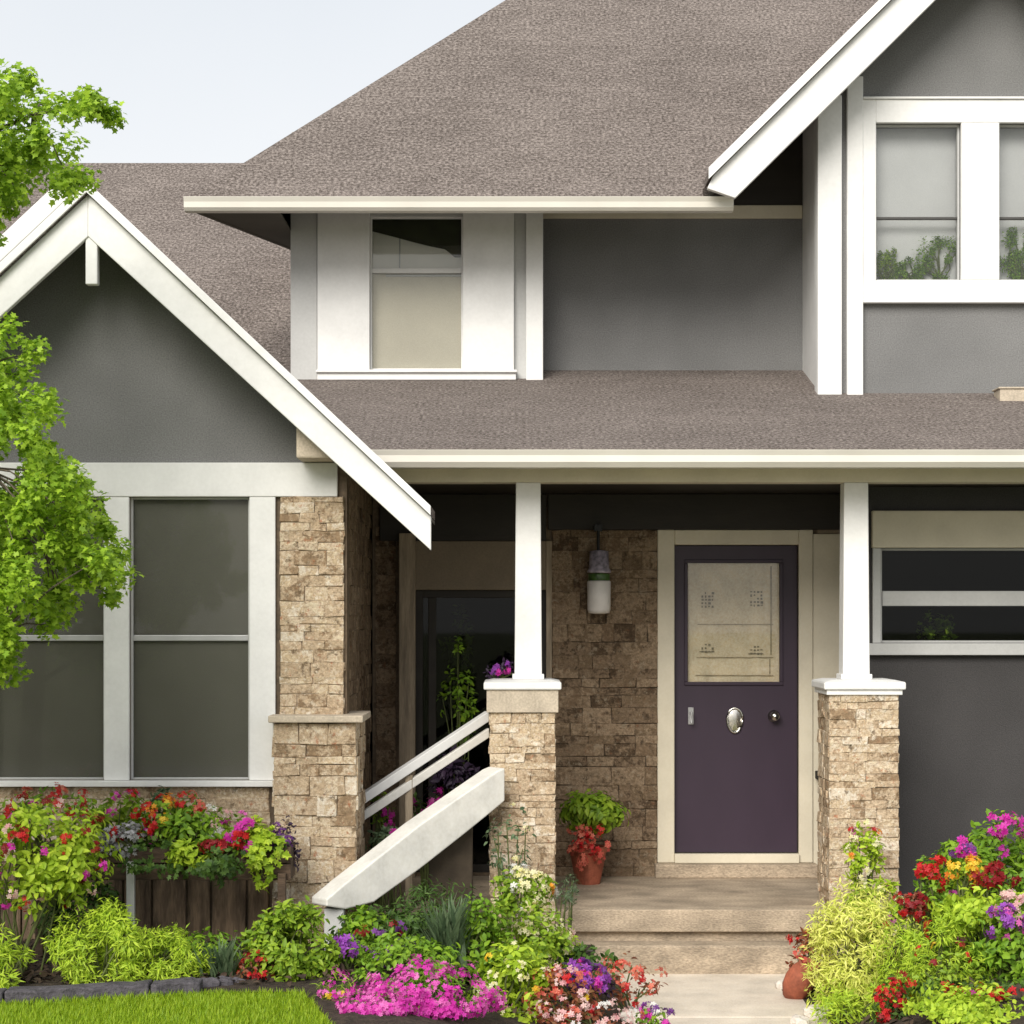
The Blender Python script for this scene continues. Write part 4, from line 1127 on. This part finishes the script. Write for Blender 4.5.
P('begonia', 'sparse coral flowers leaning over the path edge', 'flowers', (596, 956, 662, 1006), 10.5, 'rust', 150, .03, clumps=9, flowers=(('coral', 15, 8, .034, .026), ('red', 4, 7, .03, .026)))
P('begonia', 'pale salmon blooms low at the bottom left corner of the path', 'flowers', (520, 1000, 640, 1046), 9.9, 'rust', 500, .03, clumps=14, flowers=(('palepink', 22, 9, .036, .03), ('coral', 9, 8, .03, .026), ('white', 6, 7, .03, .026)))
P('petunia', 'small magenta petunia on the concrete at the bottom edge', 'flowers', (636, 1003, 672, 1034), 10.05, 'mid', 140, .03, flowers=(('magenta', 6, 7, .026, .03), ('violet', 5, 7, .026, .03), ('white', 2, 6, .024, .024)))
P('impatiens', 'magenta flowers on the porch side below the thin handrail', 'flowers', (362, 786, 396, 828), 12.1, 'mid', 160, .03, flowers=(('magenta', 4, 8, .03, .032),), base=.37)
P('impatiens', 'pink flowers hanging behind the handrail next to its post', 'flowers', (412, 784, 446, 822), 12.3, 'dark', 160, .03, flowers=(('magenta', 7, 8, .03, .034), ('pink', 3, 7, .03, .034)), base=.37)
P('purple_shrub', 'dark purple leaved plant on the porch below the sidelight', 'shrub', (430, 752, 484, 815), 12.75, 'purple', 600, .05, base=.37, clumps=9)
P('creeping_herb', 'small green and silver tufts at the foot of the handrail', 'plant', (362, 822, 420, 866), 11.9, 'blue', 380, .03, clumps=9, base=.3, flowers=(('magenta', 2, 6, .024, .026),))
P('catmint', 'grey green tuft beside the left end of the porch floor', 'plant', (548, 866, 580, 912), 11.75, 'blue', 300, .03, LANCE, clumps=7)

P('leafy_perennial', 'dark green leaves filling the bed behind the magenta phlox mound', 'plant', (352, 936, 470, 1004), 10.15, 'mid', 1300, .036, clumps=20)
P('ivy', 'dark trailing ivy over the front of the planter', 'plant', (100, 836, 292, 876), 10.79, 'dark', 900, .036, LOBED, base=PB, clumps=24, stem=False, spread=.2)
P('leafy_perennial', 'mid green ground plants behind the low lime shrub', 'plant', (150, 930, 256, 988), 10.55, 'mid', 1100, .034, clumps=20)
P('leafy_perennial', 'lime ground leaves at the bottom right corner', 'plant', (896, 986, 1080, 1076), 9.62, 'lime', 2400, .036, clumps=26, stem=False)
P('houseplant', 'tall dim houseplant standing behind the dark sidelight glass', 'houseplant', (440, 600, 474, 700), 13.72, 'fresh', 300, .05, base=1.4, clumps=10)  # added plant, stands in for garden reflections in the sidelight
P('houseplant', 'small houseplant behind the lower light of the dark window', 'houseplant', (918, 608, 956, 644), 12.93, 'fresh', 240, .034, base=uz(644, 12.93), clumps=8)  # added plant, stands in for green reflection specks in the pane
P('leafy_perennial', 'bright green leaves filling in front of the left stone pier', 'plant', (476, 890, 572, 1000), 10.75, 'fresh', 1500, .036, clumps=26)
P('leafy_perennial', 'dark green leaves behind the round green shrub and grey stub', 'plant', (330, 905, 480, 975), 10.85, 'dark', 1300, .036, clumps=24)
P('leafy_perennial', 'mid green leaves filling the right bed behind the chartreuse shrub', 'plant', (886, 880, 1040, 985), 10.75, 'mid', 2200, .038, clumps=30, flowers=(('red', 5, 9, .03, .028), ('cream', 5, 8, .03, .026), ('pink', 4, 8, .03, .03)))
P('nasturtium', 'small red and yellow blooms dotted low in front of the chartreuse shrub', 'flowers', (896, 940, 990, 1020), 10.02, 'fresh', 300, .032, clumps=14, flowers=(('red', 5, 8, .026, .026), ('darkred', 4, 8, .026, .026), ('yellow', 3, 7, .024, .024)))
P('porch_plant', 'tall thin leafy plant on the porch in front of the dark sidelight', 'potted plant', (438, 618, 474, 775), 13.25, 'mid', 260, .04, base=.37, clumps=12, spread=.2)  # added to suggest greenery reflected in the sidelight glass
P('phlox', 'low pink phlox spilling over the lawn corner at the bottom edge', 'flowers', (336, 988, 420, 1075), 9.45, 'mid', 700, .03, LANCE, clumps=14, flowers=(('pink', 30, 12, .04, .026), ('magenta', 30, 12, .04, .026)))
# ---- bed right of the path
P('golden_privet', 'pale cream lime feathery shrub beside the steps', 'shrub', (802, 886, 910, 1014), 10.55, 'cream', 6000, .042, LANCE, clumps=40, spread=.25)
P('golden_shrub', 'green lower skirt of the pale feathery shrub by the path', 'shrub', (816, 968, 904, 1046), 10.30, 'lime', 1800, .04, LANCE, clumps=16)
P('golden_shrub', 'chartreuse shrub at the centre of the right bed', 'shrub', (876, 912, 990, 1030), 10.25, 'lime', 6000, .038, LANCE, clumps=40, spread=.25, ragged=.5)
P('climber', 'lime trailing vine with small flowers climbing the right stone pier', 'climber', (842, 822, 884, 912), 11.5, 'lime', 420, .04, clumps=14, spread=.28, flowers=(('magenta', 1, 8, .03, .03), ('cream', 6, 7, .028, .026), ('orange', 2, 6, .024, .026), ('red', 2, 6, .024, .028)))
P('sweet_potato_vine', 'lime and cream leaves between the right pier and the red flowers', 'plant', (850, 880, 908, 940), 11.1, 'lime', 620, .042, flowers=(('cream', 8, 8, .03, .026), ('red', 3, 9, .03, .03)))
P('flowering_bush', 'big green bush with magenta blooms on top at the right edge', 'shrub', (928, 822, 1070, 950), 10.95, 'mid', 3400, .045, clumps=40, spread=.24, flowers=(('magenta', 9, 10, .036, .036),))
P('petunia', 'magenta petunias crowning the big bush at the right edge', 'flowers', (990, 814, 1022, 838), 10.62, 'mid', 60, .03, flowers=(('magenta', 8, 9, .034, .04),), base=.9, stem=False)
P('petunia', 'magenta and violet petunias on the left shoulder of the big bush', 'flowers', (950, 838, 980, 862), 10.62, 'mid', 80, .03, flowers=(('magenta', 6, 8, .034, .038), ('violet', 4, 7, .03, .034)), base=.8, stem=False)
P('geranium', 'bright red geraniums in front of the charcoal wall', 'flowers', (914, 856, 944, 896), 10.72, 'mid', 150, .035, flowers=(('red', 9, 12, .034, .032),))
P('marigold', 'orange yellow marigolds left of the dark red cluster', 'flowers', (946, 858, 984, 886), 10.5, 'lime', 120, .032, flowers=(('yellow', 8, 12, .032, .028), ('orange', 6, 12, .032, .028)), base=.5)
P('geranium', 'dark red flower cluster beside the marigolds', 'flowers', (972, 864, 1014, 892), 10.46, 'mid', 120, .035, flowers=(('darkred', 15, 14, .034, .028),), base=.5)
P('coleus', 'lime leaves below marigolds in the right bush', 'plant', (930, 884, 1030, 930), 10.38, 'lime', 1100, .042, clumps=20)
P('begonia', 'pale pink begonias at the right edge under the dark red cluster', 'flowers', (996, 888, 1036, 920), 10.2, 'mid', 120, .03, flowers=(('palepink', 11, 10, .034, .03),))
P('petunia', 'purple and pink petunias at the right edge below pale begonias', 'flowers', (984, 906, 1036, 940), 10.15, 'mid', 200, .032, flowers=(('purple', 9, 9, .034, .038), ('pink', 7, 8, .03, .034)))
P('leafy_perennial', 'green leafy plant at the right edge below purple petunias', 'plant', (970, 930, 1060, 1000), 10.15, 'mid', 1500, .045, clumps=20)
P('celosia', 'feathery red celosia at the right end of the lower step', 'flowers', (790, 928, 826, 980), 11.05, 'rust', 260, .036, flowers=(('red', 8, 12, .03, .026), ('coral', 4, 9, .03, .026)))
P('geranium', 'red flowers showing between pale shrub and chartreuse shrub', 'flowers', (896, 894, 930, 920), 10.55, 'rust', 160, .034, flowers=(('darkred', 8, 12, .034, .028), ('red', 4, 9, .03, .028)))
P('salvia', 'tall red spikes low between the two lime shrubs', 'flowers', (874, 976, 908, 1040), 10.05, 'dark', 260, .036, flowers=(('red', 11, 11, .032, .028), ('darkred', 6, 10, .03, .028)))
P('geranium', 'scarlet geraniums along the bottom right edge', 'flowers', (944, 1000, 1026, 1044), 9.85, 'dark', 300, .036, flowers=(('red', 17, 12, .036, .032), ('magenta', 4, 9, .03, .03)))
P('leafy_perennial', 'dark green filler leaves behind scarlet geraniums', 'plant', (910, 980, 1050, 1050), 10.05, 'dark', 1200, .04, clumps=20)

# pots and stones
x, y, z = at(588, 872, 13.1)
fp = thing('potted_plant', 'potted bright green plant with red flowers standing on the porch by the door', 'potted plant', (x, y, ZFL))
m = MB(); m.lathe((x, y, ZFL), [(.075, 0), (.10, .12), (.115, .20), (.125, .20), (.125, .235), (.105, .235), (.10, .21)], 24); m.build('pot', M['terracotta'], fp, smooth=False)
a = at(593, 812, 13.05); n = 2200
cc, cd = ell(22, a, (.165, .15, .10), .3)
k = rng.integers(0, 22, n); off = unit(rng.normal(size=(n, 3)))
scatter('foliage', M['l_fresh'], fp, OVAL, cc[k] + off * rng.uniform(.2, 1, n)[:, None] * .07, off + cd[k] * .6 + np.array((0, -.2, .5)), .048, along=off)
for q_ in range(24):
    p = np.array(at(random.uniform(571, 608), random.uniform(826, 866) , 12.93 + random.uniform(-.03, .05)))
    o_ = unit(rng.normal(size=(11, 3)))
    scatter('flower_head', M['p_coral' if q_ % 3 else 'p_red'], fp, BLOOM, p + o_ * .03, o_ + np.array((0, -.6, 0)), .03)

x, y, z = at(800, 986, 11.0)
pt = thing('terracotta_jar', 'tilted terracotta jar lying at the right edge of the path', 'jar', (x, y, .03))
m = MB(); ax_ = Vector((.35, -.35, .8)).normalized(); u_ = ax_.cross(Vector((0, 0, 1))).normalized(); v_ = ax_.cross(u_)
prof = [(.02, -.115), (.05, -.11), (.075, -.06), (.082, .0), (.07, .06), (.05, .095), (.06, .115), (.045, .115), (.035, .05)]
vs = []; fs = []; c0 = Vector((x, y, .125))
for r_, h_ in prof:
    for k in range(20): vs.append(c0 + ax_ * h_ + (u_ * math.cos(k * math.pi / 10) + v_ * math.sin(k * math.pi / 10)) * r_)
for i in range(len(prof) - 1):
    for k in range(20): fs.append((i * 20 + k, i * 20 + (k + 1) % 20, (i + 1) * 20 + (k + 1) % 20, (i + 1) * 20 + k))
m.add(vs, fs); m.build('body', M['terracotta'], pt, smooth=True)
x, y, z = at(578, 965, 11.35)
dp = thing('dark_pot', 'small dark square pot beside the left end of the steps', 'pot', (x, y, .03))
m = MB(); b_ = .085; m.hexa([(x - b_ * .8, y - b_ * .8, .02), (x + b_ * .8, y - b_ * .8, .02), (x + b_ * .8, y + b_ * .8, .02), (x - b_ * .8, y + b_ * .8, .02), (x - b_, y - b_, .23), (x + b_, y - b_, .23), (x + b_, y + b_, .23), (x - b_, y + b_, .23)])
m.build('body', M['pot_dark'], dp, bevel=.008)
m = MB(); m.box(x - b_ - .006, x + b_ + .006, y - b_ - .006, y + b_ + .006, .225, .245); m.build('rim', M['pot_dark'], dp, bevel=.005)


def rock(px, py, Y, r_, name, label, mat, flat=.7, group=None):
    x, _, z = at(px, py, Y); z = max(path_rise(x, Y), .02) + r_ * flat * .5
    vs = []; fs = []; nu, nv = 12, 8
    sd_ = random.uniform(0, 50)
    for i in range(nv + 1):
        for k in range(nu):
            th, ph = math.pi * i / nv, 2 * math.pi * k / nu
            d = Vector((math.sin(th) * math.cos(ph), math.sin(th) * math.sin(ph), math.cos(th)))
            w = 1 + .22 * math.sin(3 * d.x + sd_) * math.cos(2.3 * d.z + sd_) + .14 * math.sin(5 * d.y + 2 * sd_) + random.uniform(-.04, .04)
            vs.append((x + d.x * r_ * w, Y + d.y * r_ * w * .8, z + d.z * r_ * w * flat))
    for i in range(nv):
        for k in range(nu): fs.append((i * nu + k, i * nu + (k + 1) % nu, (i + 1) * nu + (k + 1) % nu, (i + 1) * nu + k))
    m = MB(); m.add(vs, fs); return tag(m.build(name, M[mat], None), label, 'stone', group)


rock(786, 962, 11.3, .06, 'garden_stone', 'pale stone beside the terracotta jar at the step corner', 'rock_pale')
rock(818, 1012, 10.5, .075, 'garden_stone', 'white stone at the bottom right corner of the path', 'rock_pale')
rock(800, 1018, 10.3, .05, 'garden_stone', 'small pale stone on the path edge below the jar', 'rock_pale')
rock(632, 1004, 10.45, .06, 'garden_stone', 'pale stone at the left path edge among coral flowers', 'rock_pale')
for i, (px, py, Y, r_, lab) in enumerate(((222, 992, 10.05, .055, 'grey stone at the right end of the slate edging'), (238, 990, 10.1, .04, 'small grey stone between edging and red salvia'), (208, 990, 10.02, .06, 'large grey stone on the slate edging under the tuft'))):
    rock(px, py, Y, r_, 'garden_stone', lab, 'edging')

# slate edging: long uneven blocks
x = -3.6; i = 0
while x < -1.50:
    l = random.uniform(.45, .75); x1 = min(x + l, -1.46)
    m = MB(); y0, y1 = edge_line(x), edge_line(x1); z0, z1 = path_rise(x, y0), path_rise(x1, y1); w_ = .055
    nseg = 8; vs = []; fs = []
    for k in range(nseg + 1):
        t = k / nseg; xx = x + .004 + (x1 - x - .008) * t; yy = edge_line(xx); zz = path_rise(xx, yy)
        j_ = lambda: random.uniform(-.008, .008)
        vs += [(xx, yy - w_ + j_(), zz - .02), (xx, yy + w_, zz - .02), (xx, yy + w_ + j_(), zz + .075 + j_()), (xx, yy - w_ + j_(), zz + .07 + j_())]
    fs = [(3, 2, 1, 0), tuple(nseg * 4 + q_ for q_ in range(4))]
    for k in range(nseg):
        for q_ in range(4): fs.append((k * 4 + q_, k * 4 + (q_ + 1) % 4, (k + 1) * 4 + (q_ + 1) % 4, (k + 1) * 4 + q_))
    m.add(vs, fs)
    lab = 'dark slate edging block between lawn and left flower bed, ' + ['beyond the left edge', 'cut by the left edge', 'left of the lime shrub', 'below the big lime shrub', 'below the low lime shrub', 'at the right end', 'last of the row'][min(i, 6)]
    tag(m.build('edging_block', M['edging'], None, .008), lab, 'edging', 'slate blocks edging the lawn')
    x = x1; i += 1

# mulch chips
n = 2600
px_ = np.concatenate([rng.uniform(-3.2, .2, n), rng.uniform(1.6, 4, n // 2)]); py_ = np.concatenate([rng.uniform(10, 11.6, n), rng.uniform(9.4, 11.8, n // 2)])
keep = np.array([(a > 1.5) or (b > edge_line(a) + .05) for a, b in zip(px_, py_)])
px_, py_ = px_[keep], py_[keep]
pos = np.stack([px_, py_, np.array([path_rise(a, b) + .035 for a, b in zip(px_, py_)])], 1)
ch = scatter('mulch', leaf_mat('bark_chip', [(.03, .02, .014), (.09, .06, .04), (.05, .035, .025)], 0, .9), None, OVAL, pos, rng.normal(size=pos.shape) * .5 + np.array((0, 0, 1)), .05)
tag(ch, 'dark bark chips scattered over the flower beds', 'mulch', kind='stuff')

# lawn grass
n = 70000
gx_ = rng.uniform(-3.1, .3, n); gy_ = rng.uniform(8.6, 10.0, n)
keep = np.array([b < edge_line(a) - .05 for a, b in zip(gx_, gy_)])
gx_, gy_ = gx_[keep], gy_[keep]
pos = np.stack([gx_, gy_, np.array([path_rise(a, b) for a, b in zip(gx_, gy_)])], 1)
k = len(pos); a = rng.uniform(0, 2 * math.pi, k); b = rng.uniform(.1, .7, k)
g = scatter('lawn_grass', leaf_mat('grass_blade', [(.20, .34, .012), (.30, .45, .018), (.38, .50, .03)], .4), None, BLADE, pos, np.stack([-np.cos(a), -np.sin(a), b], 1), .042, along=4 * np.stack([np.cos(a) * b, np.sin(a) * b, np.ones(k)], 1))
tag(g, 'short bright green grass of the front lawn', 'grass', kind='stuff')

# ---- leaf clumps behind the upper right panes, standing in for reflected trees
for (c0_, c1_, h_, leaf_, lab) in ((874, 898, 40, 'fresh', 'narrow green houseplant at the left of the upper right window sill'), (894, 926, 24, 'mid', 'lowest green houseplant on the upper right window sill'), (916, 964, 52, 'mid', 'largest bushy houseplant behind the upper right window pane'), (994, 1046, 56, 'mid', 'green houseplant in the rightmost upper window')):
    P('houseplant', lab, 'houseplant', (c0_, 282 - h_, c1_, 286), YB + .095, leaf_, 260 + (c1_ - c0_) * 30, .017, base=zb(281), clumps=16, deep=.10, spread=.24, ragged=.6)

# ---- the tree at the left
def inside(poly, pts):
    x, y = pts[:, 0], pts[:, 1]; r = np.zeros(len(pts), bool); n = len(poly)
    for i in range(n):
        (xa, ya), (xb, yb) = poly[i], poly[(i + 1) % n]
        c = ((ya > y) != (yb > y)) & (x < (xb - xa) * (y - ya) / (yb - ya + 1e-9) + xa); r ^= c
    return r


TY = 9.5
rng = np.random.default_rng(5)
tree = thing('maple_tree', 'young maple with bright green leaves reaching in from the left edge', 'tree', (-3.05, TY, .25))
up_poly = [(-120, 56), (-20, 66), (0, 62), (26, 60), (44, 50), (62, 60), (66, 80), (90, 82), (112, 82), (138, 110), (126, 136), (96, 146), (92, 166), (84, 200), (62, 208), (48, 196), (26, 204), (14, 228), (-10, 232), (-120, 244)]
lo_poly = [(-120, 322), (0, 326), (30, 322), (48, 342), (44, 380), (62, 386), (84, 376), (94, 410), (78, 446), (70, 458), (92, 460), (104, 494), (124, 512), (150, 540), (152, 572), (120, 584), (114, 606), (112, 640), (82, 644), (66, 622), (54, 640), (44, 658), (22, 682), (0, 690), (-120, 700)]
S = TY / F
cl = []
for poly, num in ((up_poly, 90), (lo_poly, 215)):
    q_ = np.stack([rng.uniform(-120, 145, 9000), rng.uniform(50, 700, 9000)], 1)
    ok = inside(poly, q_)
    for e_ in range(8): ok &= inside(poly, q_ + 15 * np.array((math.cos(e_ * .785), math.sin(e_ * .785))))
    q_ = q_[ok][:num]
    q_ = q_ * 1.0; cl.append(np.stack([(q_[:, 0] - 513) * S, TY + rng.normal(size=len(q_)) * .28, ZC - (q_[:, 1] - HY) * S], 1))
# rest of the crown, beyond the picture edge
oc, _ = ell(150, (-3.25, TY, 3.0), (.75, .95, 1.75), .2)
oc = oc[oc[:, 0] < -2.88]
vis = np.concatenate(cl); allc = np.concatenate([vis, oc])
m = MB()
tp = [(-3.05, TY, .2), (-3.08, TY + .02, 1.2), (-3.02, TY, 2.2), (-3.1, TY + .05, 3.2), (-3.05, TY, 4.4)]
m.tube(tp, [.085, .07, .055, .04, .018], 10); m.build('trunk', M['bark'], tree, smooth=True)
m = MB()
hubs = []
for z_, dx, dz_, dy in ((1.6, .75, .35, -.1), (1.9, .9, .45, .15), (2.15, .7, .55, -.2), (2.4, .55, .7, .1), (3.6, .65, .5, 0), (3.8, .85, .55, .15), (3.3, .3, .6, -.15), (2.6, -.5, .5, .1), (3.2, -.5, .6, -.2), (2.0, -.6, .4, .3)):
    p0 = Vector((-3.06, TY, z_)); p2 = p0 + Vector((dx, dy, dz_)); p1 = p0.lerp(p2, .5) + Vector((0, 0, .07))
    m.tube([p0, p1, p2], [.022, .015, .008], 6); hubs += [p1, p2]
for c in allc[::2]:
    c = Vector(c); h = min(hubs, key=lambda p: (p - c).length); 
    m.tube([h, h.lerp(c, .55) + Vector((0, 0, .03)), c], [.006, .004, .002], 4)
m.build('branches', M['bark'], tree, fix=False)
def crown(cents, per, rad, size):
    n = len(cents) * per; k = np.repeat(np.arange(len(cents)), per)
    off = unit(rng.normal(size=(n, 3))) * (rng.uniform(.1, 1, n) ** .6)[:, None]
    pos = cents[k] + off * rad * rng.uniform(.7, 1.3, len(cents))[k][:, None]
    return pos, unit(off * .5 + rng.normal(size=(n, 3)) * .5 + np.array((0, -.1, .75))), size
pos, nr, sz = crown(vis, 125, .080, .055)
pos2, nr2, _ = crown(oc, 130, .17, .06)
scatter('crown', M['l_tree'], tree, LOBED, np.concatenate([pos, pos2]), np.concatenate([nr, nr2]), .034)

P('violets', 'small violet flowers standing on the left stone pier cap behind the column', 'flowers', (486, 656, 514, 684), 12.24, 'purple', 130, .03, flowers=(('purple', 4, 7, .022, .028), ('magenta', 3, 6, .02, .026)), base=uz(680, 11.87), clumps=6)
